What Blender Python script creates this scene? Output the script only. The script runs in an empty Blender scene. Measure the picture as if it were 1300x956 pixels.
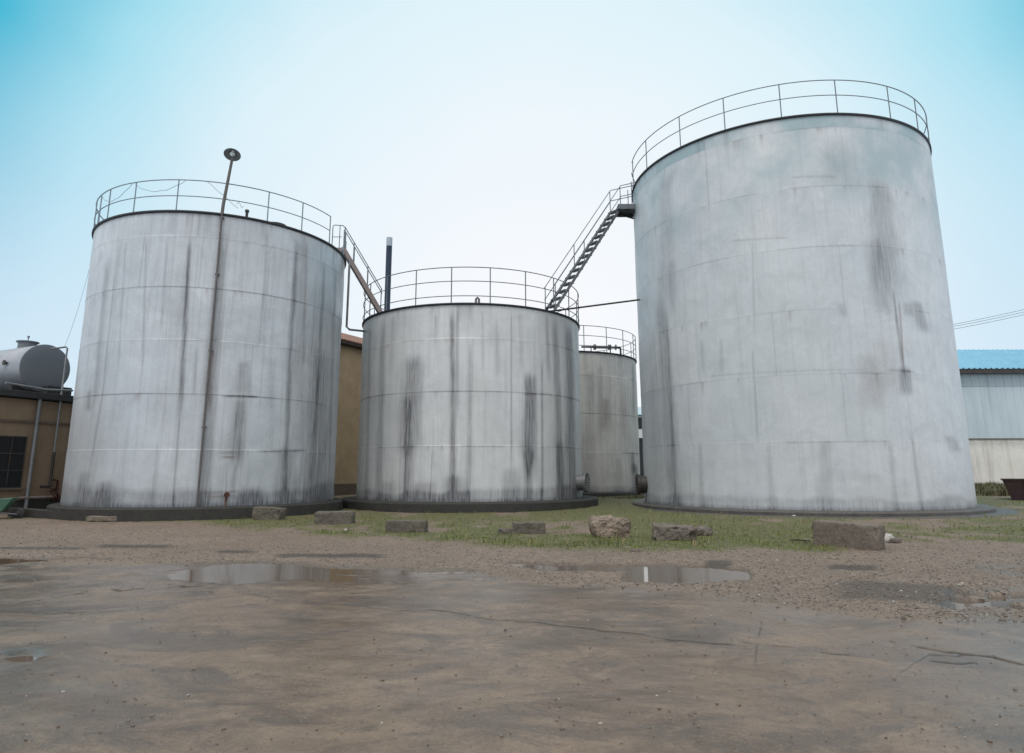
import bpy, math, random
import numpy as np
from mathutils import Vector, Matrix
random.seed(7); RNG = np.random.default_rng(7)
sc = bpy.context.scene
col = sc.collection
PI = math.pi

# ------------------------------------------------------------------ camera survey (used to measure where things stand)
F, PITCH, ROLL, EYE, PX, PY = 842.22, 0.1925, -0.0027, 1.53, 650.0, 433.5
def ray(x, y):
    x = (x-PX)/F; y = -(y-PY)/F
    c, s = math.cos(ROLL), math.sin(ROLL); x, y = c*x-s*y, s*x+c*y
    c, s = math.cos(PITCH), math.sin(PITCH)
    return (x, c-s*y, s+c*y)
def on_z(x, y, z=0.0):
    d = ray(x, y); t = (z-EYE)/d[2]; return Vector((d[0]*t, d[1]*t, z))
def on_y(x, y, Y):
    d = ray(x, y); t = Y/d[1]; return Vector((d[0]*t, Y, d[2]*t+EYE))
def to_px(X, Y, Z):
    c, s = math.cos(PITCH), math.sin(PITCH)
    Z = Z-EYE; d = c*Y+s*Z; y = (-s*Y+c*Z)/d; x = X/d
    c, s = math.cos(ROLL), math.sin(ROLL)
    return PX+F*(c*x+s*y), PY-F*(-s*x+c*y)

cam = bpy.data.cameras.new('camera'); co = bpy.data.objects.new('camera', cam); col.objects.link(co)
cp, sp, cr, sr = math.cos(PITCH), math.sin(PITCH), math.cos(ROLL), math.sin(ROLL)
E1, E2, E3 = Vector((1, 0, 0)), Vector((0, -sp, cp)), Vector((0, cp, sp))
rt = E1*cr+E2*sr; up = -E1*sr+E2*cr
co.matrix_world = Matrix(((rt.x, up.x, -E3.x, 0), (rt.y, up.y, -E3.y, 0), (rt.z, up.z, -E3.z, EYE), (0, 0, 0, 1)))
cam.sensor_width = 36; cam.lens = F/1300*36; cam.shift_y = -44.5/1300; cam.clip_end = 5000; cam.clip_start = 0.05
sc.camera = co

# ------------------------------------------------------------------ numpy noise
def _h(ix, iy, seed):
    n = (ix.astype(np.int64)*374761393 + iy.astype(np.int64)*668265263 + seed*1442695041) & 0x7fffffff
    n = ((n ^ (n >> 13))*1274126177) & 0x7fffffff
    return ((n ^ (n >> 16)) & 0xffff)/65535.0
def vnoise(x, y, seed=0):
    x = np.asarray(x, float); y = np.asarray(y, float)
    ix = np.floor(x); iy = np.floor(y); fx = x-ix; fy = y-iy
    fx = fx*fx*(3-2*fx); fy = fy*fy*(3-2*fy)
    a = _h(ix, iy, seed); b = _h(ix+1, iy, seed); c = _h(ix, iy+1, seed); d = _h(ix+1, iy+1, seed)
    return (a*(1-fx)+b*fx)*(1-fy)+(c*(1-fx)+d*fx)*fy
def fbm(x, y, seed=0, o=4):
    s = 0; a = .5; t = 0
    for k in range(o):
        s = s+a*vnoise(x*2**k+k*17.3, y*2**k-k*9.1, seed+k); t += a; a *= .5
    return s/t
def sstep(a, b, x):
    t = np.clip((x-a)/(b-a), 0, 1); return t*t*(3-2*t)

# ------------------------------------------------------------------ tagging and mesh helpers
def tag(o, label=None, cat=None, group=None, kind=None):
    if label: o['label'] = label
    if cat: o['category'] = cat
    if group: o['group'] = group
    if kind: o['kind'] = kind
    return o
def thing(name, label, cat, loc=(0, 0, 0), rz=0, group=None):
    o = bpy.data.objects.new(name, None); col.objects.link(o); o.empty_display_size = .3
    o.location = loc; o.rotation_euler = (0, 0, rz)
    return tag(o, label, cat, group)
class MB:
    def __init__(s): s.v = []; s.f = []; s.sm = []
    def add(s, vs, fs, smooth=False):
        n = len(s.v); s.v += [tuple(v) for v in vs]; s.f += [tuple(i+n for i in f) for f in fs]; s.sm += [smooth]*len(fs)
    def box(s, c, d, rz=0, tilt=None):
        c = Vector(c); M = Matrix.Rotation(rz, 3, 'Z')
        if tilt: M = M @ Matrix.Rotation(tilt[1], 3, tilt[0])
        vs = [c+M @ Vector((x*d[0]/2, y*d[1]/2, z*d[2]/2)) for z in (-1, 1) for y in (-1, 1) for x in (-1, 1)]
        s.add(vs, [(0, 2, 3, 1), (4, 5, 7, 6), (0, 1, 5, 4), (2, 6, 7, 3), (0, 4, 6, 2), (1, 3, 7, 5)])
    def beam(s, a, b, w, h, upv=(0, 0, 1)):      # rectangular bar a->b
        a = Vector(a); b = Vector(b); t = (b-a).normalized(); side = t.cross(Vector(upv)).normalized(); u = side.cross(t)
        vs = [p+side*sx*w/2+u*sz*h/2 for p in (a, b) for sx, sz in ((-1, -1), (1, -1), (1, 1), (-1, 1))]
        s.add(vs, [(0, 1, 2, 3), (7, 6, 5, 4), (0, 4, 5, 1), (1, 5, 6, 2), (2, 6, 7, 3), (3, 7, 4, 0)])
    def tube(s, pts, r, n=8, closed=False, caps=True):
        pts = [Vector(p) for p in pts]; N = len(pts); vs = []; ref = None
        for i, p in enumerate(pts):
            a = pts[(i-1) % N] if (closed or i > 0) else p; b = pts[(i+1) % N] if (closed or i < N-1) else p
            t = (b-a).normalized()
            if ref is None: ref = Vector((0, 0, 1)) if abs(t.z) < .9 else Vector((1, 0, 0))
            x = (ref-t*ref.dot(t)).normalized(); y = t.cross(x); ref = x
            rr = r[i] if isinstance(r, (list, tuple)) else r
            vs += [p+x*rr*math.cos(2*PI*k/n)+y*rr*math.sin(2*PI*k/n) for k in range(n)]
        fs = []
        for i in range(N if closed else N-1):
            j = (i+1) % N
            fs += [(i*n+k, i*n+(k+1) % n, j*n+(k+1) % n, j*n+k) for k in range(n)]
        s.add(vs, fs, True)
        if caps and not closed:
            s.add(vs[:n], [tuple(range(n))[::-1]]); s.add(vs[-n:], [tuple(range(n))])
    def lathe(s, prof, n=64, c=(0, 0, 0), axis=None, smooth=True):     # prof of (r, h) along axis
        c = Vector(c); ax = Vector(axis or (0, 0, 1)).normalized()
        ref = Vector((1, 0, 0)) if abs(ax.x) < .9 else Vector((0, 1, 0))
        x = (ref-ax*ref.dot(ax)).normalized(); y = ax.cross(x)
        vs = [c+ax*h+x*r*math.cos(2*PI*k/n)+y*r*math.sin(2*PI*k/n) for r, h in prof for k in range(n)]
        fs = [(i*n+k, i*n+(k+1) % n, (i+1)*n+(k+1) % n, (i+1)*n+k) for i in range(len(prof)-1) for k in range(n)]
        s.add(vs, fs, smooth)
    def prism(s, poly, z0, z1):
        n = len(poly); vs = [(x, y, z0) for x, y in poly]+[(x, y, z1) for x, y in poly]
        s.add(vs, [tuple(range(n))[::-1], tuple(range(n, 2*n))]+[(i, (i+1) % n, n+(i+1) % n, n+i) for i in range(n)])
    def build(s, name, mat, parent=None, bevel=0):
        me = bpy.data.meshes.new(name); me.from_pydata(s.v, [], s.f); me.materials.append(mat)
        me.polygons.foreach_set('use_smooth', s.sm); me.validate(); me.update()
        o = bpy.data.objects.new(name, me); col.objects.link(o)
        if parent is not None: o.parent = parent
        if bevel:
            m = o.modifiers.new('bevel', 'BEVEL'); m.width = bevel; m.segments = 2; m.limit_method = 'ANGLE'
        return o
def np_mesh(name, v, f, mat, parent=None, smooth=True, attrs=None, uv=None):
    me = bpy.data.meshes.new(name); nv = len(v); nf = len(f); k = f.shape[1]
    me.vertices.add(nv); me.vertices.foreach_set('co', np.ascontiguousarray(v, dtype=np.float32).ravel())
    me.loops.add(nf*k); me.loops.foreach_set('vertex_index', f.astype(np.int32).ravel())
    me.polygons.add(nf); me.polygons.foreach_set('loop_start', np.arange(0, nf*k, k, dtype=np.int32))
    me.polygons.foreach_set('use_smooth', np.full(nf, smooth))
    me.update(calc_edges=True)
    for an, arr in (attrs or {}).items():
        a = me.attributes.new(an, 'FLOAT_COLOR', 'POINT'); a.data.foreach_set('color', arr.astype(np.float32).ravel())
    if uv is not None:
        u = me.uv_layers.new(name='UVMap'); u.data.foreach_set('uv', uv[f.ravel()].astype(np.float32).ravel())
    me.materials.append(mat); me.validate()
    o = bpy.data.objects.new(name, me); col.objects.link(o)
    if parent is not None: o.parent = parent
    return o

# ------------------------------------------------------------------ node helper
class NT:
    def __init__(s, name):
        s.m = bpy.data.materials.new(name); s.m.use_nodes = True; s.t = s.m.node_tree; s.t.nodes.clear()
        s.out = s.n('ShaderNodeOutputMaterial'); s.b = s.n('ShaderNodeBsdfPrincipled'); s.l(s.b, 0, s.out, 0)
    def n(s, t, **kw):
        x = s.t.nodes.new(t)
        for k, v in kw.items(): setattr(x, k, v)
        return x
    def l(s, a, i, b, j): s.t.links.new(a.outputs[i], b.inputs[j])
    def val(s, sock, v):
        if isinstance(v, tuple) and hasattr(v[0], 'outputs'): s.t.links.new(v[0].outputs[v[1]], sock)
        elif hasattr(v, 'outputs'): s.t.links.new(v.outputs[0], sock)
        else: sock.default_value = v
    def noise(s, vec, scale, detail=5, rough=.6, dist=0):
        x = s.n('ShaderNodeTexNoise'); x.inputs['Scale'].default_value = scale; x.inputs['Detail'].default_value = detail
        x.inputs['Roughness'].default_value = rough; x.inputs['Distortion'].default_value = dist
        if vec is not None: s.val(x.inputs['Vector'], vec)
        return x
    def mapping(s, vec, scale=(1, 1, 1), loc=(0, 0, 0)):
        x = s.n('ShaderNodeMapping'); s.val(x.inputs['Vector'], vec); x.inputs['Scale'].default_value = scale; x.inputs['Location'].default_value = loc
        return x
    def ramp(s, fac, a, b, lo=0.0, hi=1.0):
        x = s.n('ShaderNodeMapRange'); s.val(x.inputs['Value'], fac)
        x.inputs['From Min'].default_value = a; x.inputs['From Max'].default_value = b
        x.inputs['To Min'].default_value = lo; x.inputs['To Max'].default_value = hi; return x
    def math(s, op, a, b=0.0, clamp=False):
        x = s.n('ShaderNodeMath', operation=op); x.use_clamp = clamp; s.val(x.inputs[0], a); s.val(x.inputs[1], b); return x
    def mix(s, fac, a, b, mode='MIX'):
        x = s.n('ShaderNodeMix', data_type='RGBA', blend_type=mode)
        s.val(x.inputs[0], fac)
        for k, v in ((6, a), (7, b)):
            if isinstance(v, tuple) and not hasattr(v[0], 'outputs') and len(v) == 3: v = (*v, 1)
            s.val(x.inputs[k], v)
        return (x, 2)
    def bump(s, h, strength, dist=.01, normal=None):
        x = s.n('ShaderNodeBump'); x.inputs['Strength'].default_value = strength; x.inputs['Distance'].default_value = dist
        s.val(x.inputs['Height'], h)
        if normal is not None: s.val(x.inputs['Normal'], normal)
        s.l(x, 0, s.b, s.b.inputs.find('Normal')); return x
    def set(s, **kw):
        for k, v in kw.items(): s.val(s.b.inputs[k.replace('_', ' ')], v)
        return s.m

def metal_mat(name, c1, c2, metallic=.3, rough=.5, scale=3, rust=0.0):
    t = NT(name); tc = t.n('ShaderNodeTexCoord'); v = (tc, 3)
    n = t.noise(v, scale, 6, .7); c = t.mix(t.ramp(n, .35, .68), c1, c2)
    if rust:
        n2 = t.noise(v, scale*2.3, 6, .75); c = t.mix(t.ramp(n2, .62-rust*.25, .72-rust*.15), c, (.12, .05, .025))
    t.bump(t.noise(v, scale*8, 3), .15, .003)
    return t.set(Base_Color=c, Metallic=metallic, Roughness=t.ramp(n, .3, .7, rough-.08, rough+.12))
def plaster_mat(name, c1, c2, streak=.5, scale=1.0, dark=(.12, .09, .06), base_h=None):
    t = NT(name); g = t.n('ShaderNodeNewGeometry'); P = (g, 0)
    a = t.noise(P, 1.3*scale, 7, .65); c = t.mix(t.ramp(a, .3, .7), c1, c2)
    st = t.noise(t.mapping(P, (2.6*scale, 2.6*scale, .22*scale)), 1.6, 5, .6)
    c = t.mix(t.math('MULTIPLY', t.ramp(st, .5, .75), streak), c, dark)
    sp_ = t.noise(P, 14*scale, 4, .7); c = t.mix(t.ramp(sp_, .56, .74, 0, .45), c, dark)
    c = t.mix(t.ramp(t.noise(P, .8*scale, 3), .55, .75, 0, .5), c, tuple(min(1, x*1.3) for x in c1))
    t.bump(t.math('ADD', t.noise(P, 30*scale, 4), t.math('MULTIPLY', a, 2.0)), .5, .01)
    return t.set(Base_Color=c, Roughness=.9)
def concrete_mat(name, c1, c2, moss=.0, wet=.0, cc='obj'):
    t = NT(name); g = t.n('ShaderNodeNewGeometry'); P = (g, 0)
    a = t.noise(P, 2.1, 8, .7); c = t.mix(t.ramp(a, .3, .7), c1, c2)
    b = t.noise(P, 18, 6, .75); c = t.mix(t.ramp(b, .45, .7, 0, .7), c, tuple(x*.35 for x in c1))
    c = t.mix(t.ramp(t.noise(P, 45, 3), .6, .72, 0, .6), c, tuple(min(1, x*1.6) for x in c2))
    if moss:
        m = t.math('MULTIPLY', t.ramp(t.noise(P, 4.5, 6, .7), .62-moss*.25, .75-moss*.2), moss*1.4, True)
        c = t.mix(m, c, (.05, .062, .018))
    vo = t.n('ShaderNodeTexVoronoi'); vo.inputs['Scale'].default_value = 60; t.val(vo.inputs['Vector'], P)
    t.bump(t.math('ADD', t.math('MULTIPLY', b, 1.5), vo), .6, .012)
    return t.set(Base_Color=c, Roughness=t.ramp(a, .3, .7, .85-wet*.6, .95-wet*.35))

def tank_mat(name, c_lo, c_hi, cool, streak_amt, blotch, metallic=.35, rough=.46):
    t = NT(name)
    uvn = t.n('ShaderNodeUVMap'); uv = (uvn, 0)
    at = t.n('ShaderNodeVertexColor', layer_name='stain_shade'); sep = t.n('ShaderNodeSeparateColor'); t.l(at, 0, sep, 0)
    big = t.noise(uv, .33, 5, .6, .6); c = t.mix(t.ramp(big, .3, .7), c_lo, c_hi)
    cl = t.noise(t.mapping(uv, (1, 1, 1), (9, 3, 0)), 1.1, 8, .72, 1.2)
    c = t.mix(t.ramp(cl, .42, .68, 0, blotch), c, tuple(x*.68 for x in c_lo))
    cl2 = t.noise(t.mapping(uv, (1, 1, 1), (19, 13, 0)), 2.6, 8, .75, 1.5)
    c = t.mix(t.ramp(cl2, .5, .72, 0, blotch*.8), c, tuple(min(1, x*1.22) for x in c_hi))
    # rain-washed vertical streaks
    s1 = t.noise(t.mapping(uv, (3.2, .13, 1)), 1.6, 6, .62, .15)
    c = t.mix(t.math('MULTIPLY', t.ramp(s1, .5, .74), streak_amt), c, (.16, .165, .175))
    s2 = t.noise(t.mapping(uv, (14, .35, 1), (3, 5, 0)), 1.3, 5, .65, .1)
    c = t.mix(t.math('MULTIPLY', t.ramp(s2, .5, .78), streak_amt*.75), c, (.2, .2, .2))
    s3 = t.noise(t.mapping(uv, (7, .2, 1), (13, 7, 0)), 1.2, 5, .62, .1)
    c = t.mix(t.math('MULTIPLY', t.ramp(s3, .56, .8), streak_amt*.7), c, tuple(min(1, x*1.25) for x in c_hi))
    c = t.mix(t.ramp((sep, 2), 0, 1, 0, 1), c, cool)                      # repaint / bleached areas
    fine = t.noise(uv, 26, 4, .7)
    br = t.noise(t.mapping(uv, (11, .6, 1), (1, 2, 0)), 1.5, 7, .7)
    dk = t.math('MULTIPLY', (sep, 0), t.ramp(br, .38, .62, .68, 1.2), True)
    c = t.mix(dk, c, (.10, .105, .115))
    rs = t.math('MULTIPLY', (sep, 1), t.ramp(fine, .3, .6, .5, 1.2), True)
    c = t.mix(rs, c, (.13, .062, .04))
    c = t.mix(t.ramp(fine, .5, .75, 0, .22), c, (.12, .12, .125))
    und = t.noise(t.mapping(uv, (.6, .35, 1)), 1.0, 2, .4)
    b1 = t.bump(und, .5, .12)
    t.bump(t.math('ADD', cl, t.math('MULTIPLY', fine, .4)), .18, .01, b1)
    r = t.math('ADD', t.ramp(cl, .3, .7, rough-.07, rough+.1), t.math('MULTIPLY', dk, .12))
    return t.set(Base_Color=c, Metallic=metallic, Roughness=r)

M = {}
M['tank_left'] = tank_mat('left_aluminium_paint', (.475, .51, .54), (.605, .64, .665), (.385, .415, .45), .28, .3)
M['tank_centre'] = tank_mat('centre_aluminium_paint', (.565, .575, .58), (.69, .695, .69), (.46, .485, .495), .2, .22)
M['tank_right'] = tank_mat('right_aluminium_paint', (.55, .58, .605), (.65, .672, .685), (.30, .41, .44), .15, .32, .25, .52)
M['tank_back'] = tank_mat('back_tank_paint', (.56, .545, .515), (.66, .64, .605), (.46, .46, .45), .38, .35, .15, .6)
M['rim'] = metal_mat('rim_steel', (.016, .022, .028), (.035, .04, .045), .2, .6, 2, .05)
M['rail'] = metal_mat('rail_steel', (.12, .15, .17), (.2, .22, .235), .4, .5, 3)
M['rail_cool'] = metal_mat('rail_steel_blue_grey', (.16, .22, .26), (.24, .29, .32), .4, .5, 3)
M['stair'] = metal_mat('stair_steel', (.10, .115, .13), (.2, .215, .23), .4, .5, 2)
M['stair_rusty'] = metal_mat('stair_steel_primer', (.2, .16, .15), (.27, .24, .235), .3, .55, 1.5, .25)
M['roof_sheet'] = metal_mat('roof_sheet', (.3, .31, .32), (.4, .4, .4), .4, .5, 1)
M['pole'] = metal_mat('pole_steel', (.10, .095, .092), (.17, .155, .15), .3, .6, 2, .2)
M['dark_steel'] = metal_mat('dark_steel', (.03, .03, .032), (.07, .065, .06), .4, .55, 4, .3)
M['flange'] = metal_mat('flange_steel', (.09, .09, .09), (.22, .21, .2), .4, .55, 4, .35)
M['flange_light'] = metal_mat('flange_grey_paint', (.13, .135, .14), (.24, .24, .24), .4, .5, 3, .25)
M['pipe'] = metal_mat('grey_pipe', (.15, .16, .17), (.27, .27, .27), .4, .5, 2, .1)
M['chimney'] = metal_mat('blue_black_chimney', (.015, .03, .055), (.03, .05, .08), .3, .5, 1.2)
M['chimney_tip'] = metal_mat('zinc_chimney', (.3, .36, .42), (.4, .45, .5), .5, .4, 2)
M['enamel'] = metal_mat('lamp_enamel', (.11, .13, .14), (.2, .22, .22), .2, .45, 5)
M['cyl'] = metal_mat('horizontal_tank_paint', (.3, .32, .35), (.42, .44, .47), .35, .45, .9)
M['cyl_end'] = metal_mat('horizontal_tank_end_paint', (.15, .165, .185), (.19, .205, .225), .3, .5, .5)
M['red_valve'] = metal_mat('red_brown_valve', (.05, .018, .015), (.10, .035, .028), .2, .6, 6, .3)
M['cable'] = metal_mat('black_cable', (.02, .02, .022), (.03, .03, .03), 0, .6, 2)
M['wire_pale'] = metal_mat('pale_wire', (.25, .32, .38), (.32, .4, .45), .2, .5, 2)
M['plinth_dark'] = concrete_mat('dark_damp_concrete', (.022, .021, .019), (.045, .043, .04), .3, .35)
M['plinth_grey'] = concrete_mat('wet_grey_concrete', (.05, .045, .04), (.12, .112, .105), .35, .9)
M['block'] = concrete_mat('mossy_block_concrete', (.09, .08, .064), (.165, .145, .118), .35)
M['block_big'] = concrete_mat('brown_grey_block_concrete', (.12, .1, .08), (.215, .18, .145), .2)
M['rubble'] = concrete_mat('pale_rubble', (.10, .08, .062), (.34, .27, .205), .2)
M['rubble_grey'] = concrete_mat('grey_rubble', (.09, .077, .064), (.2, .17, .14), .2)
M['stone_pale'] = concrete_mat('pale_stone', (.38, .37, .33), (.55, .54, .5), .05)
M['ochre'] = plaster_mat('ochre_plaster', (.19, .135, .09), (.265, .195, .13), .55, 1.0, (.14, .10, .07))
M['ochre_gold'] = plaster_mat('golden_plaster', (.34, .245, .15), (.46, .34, .21), .15, 1.1, (.16, .12, .08))
M['white_wall'] = plaster_mat('stained_white_plaster', (.62, .6, .55), (.75, .73, .69), .7, .5, (.28, .24, .18))
M['slab_roof'] = concrete_mat('roof_bitumen', (.025, .025, .028), (.05, .05, .052))
M['ledge'] = concrete_mat('ledge_plaster', (.11, .08, .06), (.16, .12, .09))
M['tile'] = concrete_mat('clay_tile', (.20, .11, .085), (.34, .2, .155))
M['wood_dark'] = metal_mat('dark_fascia_wood', (.04, .03, .025), (.07, .055, .045), 0, .8, 3)
M['steel_green'] = metal_mat('green_sheet_metal', (.07, .18, .125), (.11, .24, .175), .1, .45, 3, .1)
M['maroon'] = metal_mat('maroon_sheet_metal', (.028, .014, .016), (.045, .022, .023), .2, .6, 1.2, .3)
M['twig'] = metal_mat('dead_twig', (.03, .022, .015), (.06, .045, .03), 0, .9, 8)
def glass_dark():
    t = NT('dark_window_glass'); return t.set(Base_Color=(.012, .014, .016, 1), Roughness=.12)
M['glass'] = glass_dark()
def corrugated(name, c1, c2, rough=.4, met=.1):
    t = NT(name); g = t.n('ShaderNodeNewGeometry'); P = (g, 0)
    a = t.noise(t.mapping(P, (1, 1, .3)), .9, 5, .6); c = t.mix(t.ramp(a, .3, .7), c1, c2)
    s = t.noise(t.mapping(P, (2, 2, .15)), 1.5, 4); c = t.mix(t.ramp(s, .55, .8, 0, .3), c, tuple(x*.55 for x in c1))
    return t.set(Base_Color=c, Roughness=rough, Metallic=met)
M['panel'] = corrugated('pale_blue_grey_panel', (.42, .50, .53), (.50, .57, .60))
M['panel_up'] = corrugated('upper_grey_panel', (.30, .37, .40), (.36, .43, .46))
M['blue_roof'] = corrugated('bright_blue_roof', (.22, .46, .60), (.30, .54, .67))
M['shed_roof'] = corrugated('pale_shed_roof', (.35, .47, .52), (.42, .54, .58))
M['shed_wall'] = corrugated('pale_shed_wall', (.6, .63, .64), (.68, .7, .7))

# ------------------------------------------------------------------ tanks (centre x, y, radius, base z, top z, course height)
TK = dict(L=(-11.568, 25.825, 4.635, .443, 10.181, 1.776), C=(-1.857, 30.119, 4.922, .405, 7.955, 2.058),
          R=(11.85, 28.434, 6.204, .218, 14.298, 2.262), B=(2.968, 39.632, 4.438, .405, 7.848, 2.057))
def hit(k, x, y):           # where a line of sight meets a tank wall: angle and height
    cx, cy, R = TK[k][:3]; d = ray(x, y)
    a = d[0]**2+d[1]**2; b = -2*(d[0]*cx+d[1]*cy); c = cx*cx+cy*cy-R*R; D = b*b-4*a*c
    if D < 0: D = 0
    t = (-b-math.sqrt(D))/2/a
    return math.atan2(d[1]*t-cy, d[0]*t-cx), d[2]*t+EYE
def wrap(a): return (a+PI) % (2*PI)-PI

# stains, plus reflected darkness painted on the left tank's right flank, along the real wall: polyline, half width (m), strength, channel (0 dark, 1 rust, 2 other paint), end fades, taper
ST = {
'L': [([(241, 300), (236, 400), (228, 530)], .07, .75, 0), ([(228, 530), (220, 640)], .035, .4, 0), ([(286, 285), (270, 450), (258, 642)], .13, .5, 0),
      ([(270, 440), (266, 520)], .06, .5, 1), ([(377, 300), (367, 470), (361, 640)], .10, .55, 0), ([(384, 300), (374, 560)], .22, .25, 0),
      ([(412, 325), (404, 480), (396, 600)], .10, .4, 0), ([(426, 330), (418, 600)], .12, .35, 0), ([(138, 325), (119, 520)], .12, .35, 0),
      ([(147, 340), (130, 500), (110, 620)], .05, .35, 0), ([(113, 495), (111, 520)], .12, .5, 0), ([(186, 300), (181, 470)], .04, .35, 0), ([(160, 300), (150, 470)], .04, .25, 0),
      ([(310, 458), (306, 502)], .16, .38, 0), ([(306, 503), (299, 590)], .15, .6, 0), ([(299, 590), (295, 625)], .06, .4, 0),
      ([(345, 455), (342, 520)], .12, .18, 0), ([(340, 290), (334, 400)], .05, .35, 0), ([(213, 300), (205, 420)], .05, .3, 0),
      ([(390, 300), (384, 470)], .06, .3, 1), ([(250, 440), (247, 500)], .03, .3, 0), ([(108, 600), (102, 642)], .3, .4, 0), ([(132, 612), (128, 644)], .3, .6, 0),
      ([(320, 620), (318, 644)], .35, .5, 0), ([(410, 350), (403, 650)], .7, .3, 0), ([(407, 440), (400, 650)], .5, .28, 0), ([(365, 570), (362, 640)], .3, .35, 0), ([(98, 400), (88, 600)], .12, .18, 0),  # broad right-flank washes: staining plus the dark reflection of the gap, painted in
      ([(287, 632), (286, 642)], .05, .8, 1), ([(288, 580), (287, 628)], .015, .4, 1), ([(200, 560), (192, 640)], .04, .25, 0), ([(232, 330), (226, 420)], .18, .18, 0)],
'C': [([(574, 388), (575, 500), (575, 640)], .10, .75, 0), ([(581, 390), (581, 520)], .06, .35, 0), ([(525, 450), (522, 520), (518, 575)], .34, .58, 0), ([(521, 500), (517, 632)], .11, .35, 0), ([(520, 560), (515, 632)], .22, .3, 0), ([(516, 500), (514, 632)], .05, .5, 0),
      ([(597, 430), (597, 500), (594, 630)], .09, .38, 0), ([(649, 390), (649, 600)], .035, .45, 0), ([(673, 472), (673, 520), (671, 600)], .22, .75, 0), ([(671, 570), (670, 636)], .12, .6, 0),
      ([(688, 455), (688, 634)], .06, .55, 0), ([(704, 400), (708, 500), (712, 632)], .16, .55, 0), ([(694, 395), (697, 480)], .1, .4, 0), ([(722, 410), (724, 480), (727, 630)], .32, .65, 0),
      ([(487, 400), (484, 520), (480, 640)], .15, .42, 0), ([(470, 410), (465, 630)], .12, .35, 0), ([(549, 570), (546, 636)], .02, .35, 0), ([(613, 395), (613, 470)], .05, .25, 0),
      ([(500, 400), (497, 470)], .12, .22, 0), ([(553, 400), (552, 440)], .1, .25, 0), ([(630, 400), (630, 480)], .1, .2, 0), ([(660, 395), (662, 470)], .1, .22, 0),
      ([(540, 614), (537, 638)], .4, .42, 0), ([(575, 605), (575, 638)], .3, .5, 0), ([(492, 612), (490, 638)], .3, .35, 0), ([(648, 595), (648, 638)], .25, .3, 0), ([(711, 560), (713, 630)], .3, .3, 0)],
'R': [([(845, 215), (846, 330), (842, 400)], .32, .24, 0), ([(838, 380), (846, 480), (856, 645)], .30, .42, 0), ([(846, 390), (858, 640)], .1, .3, 0), ([(828, 420), (836, 640)], .4, .22, 0), ([(852, 330), (856, 400)], .15, .2, 0),
      ([(1116, 225), (1124, 300), (1130, 372)], .40, .38, 0), ([(1108, 300), (1122, 400)], .25, .28, 0), ([(1133, 365), (1140, 420), (1147, 470)], .05, .5, 0), ([(1141, 380), (1147, 470)], .04, .45, 1), ([(1148, 466), (1151, 500)], .18, .5, 0),
      ([(1164, 383), (1172, 420)], .22, .42, 0), ([(1150, 385), (1153, 400)], .15, .3, 0), ([(1098, 450), (1108, 520)], .3, .2, 1), ([(1120, 430), (1126, 500)], .35, .2, 1), ([(955, 440), (962, 560)], .04, .28, 0), ([(890, 430), (893, 470)], .08, .25, 0),
      ([(915, 430), (917, 470)], .07, .25, 0), ([(888, 560), (892, 640)], .1, .28, 0), ([(975, 560), (980, 640)], .1, .2, 0), ([(1045, 560), (1050, 640)], .14, .2, 0), ([(1130, 560), (1136, 640)], .1, .2, 0), ([(1157, 550), (1170, 645)], .07, .3, 0),
      ([(1064, 385), (1070, 400)], .12, .3, 0), ([(1205, 555), (1214, 572)], .3, .38, 0), ([(955, 300), (958, 420)], .03, .25, 0), ([(1060, 175), (1072, 240)], .5, .14, 0), ([(1080, 600), (1084, 610)], .5, .12, 0)],
'B': [([(770, 505), (770, 545)], .22, .35, 1), ([(803, 460), (805, 530)], .14, .45, 0), ([(803, 576), (804, 600)], .2, .6, 0), ([(806, 590), (808, 622)], .4, .6, 0), ([(762, 460), (763, 560)], .15, .22, 0), ([(790, 480), (792, 560)], .2, .2, 1), ([(748, 470), (749, 620)], .2, .2, 0), ([(785, 580), (786, 620)], .2, .25, 0)]}
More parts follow.
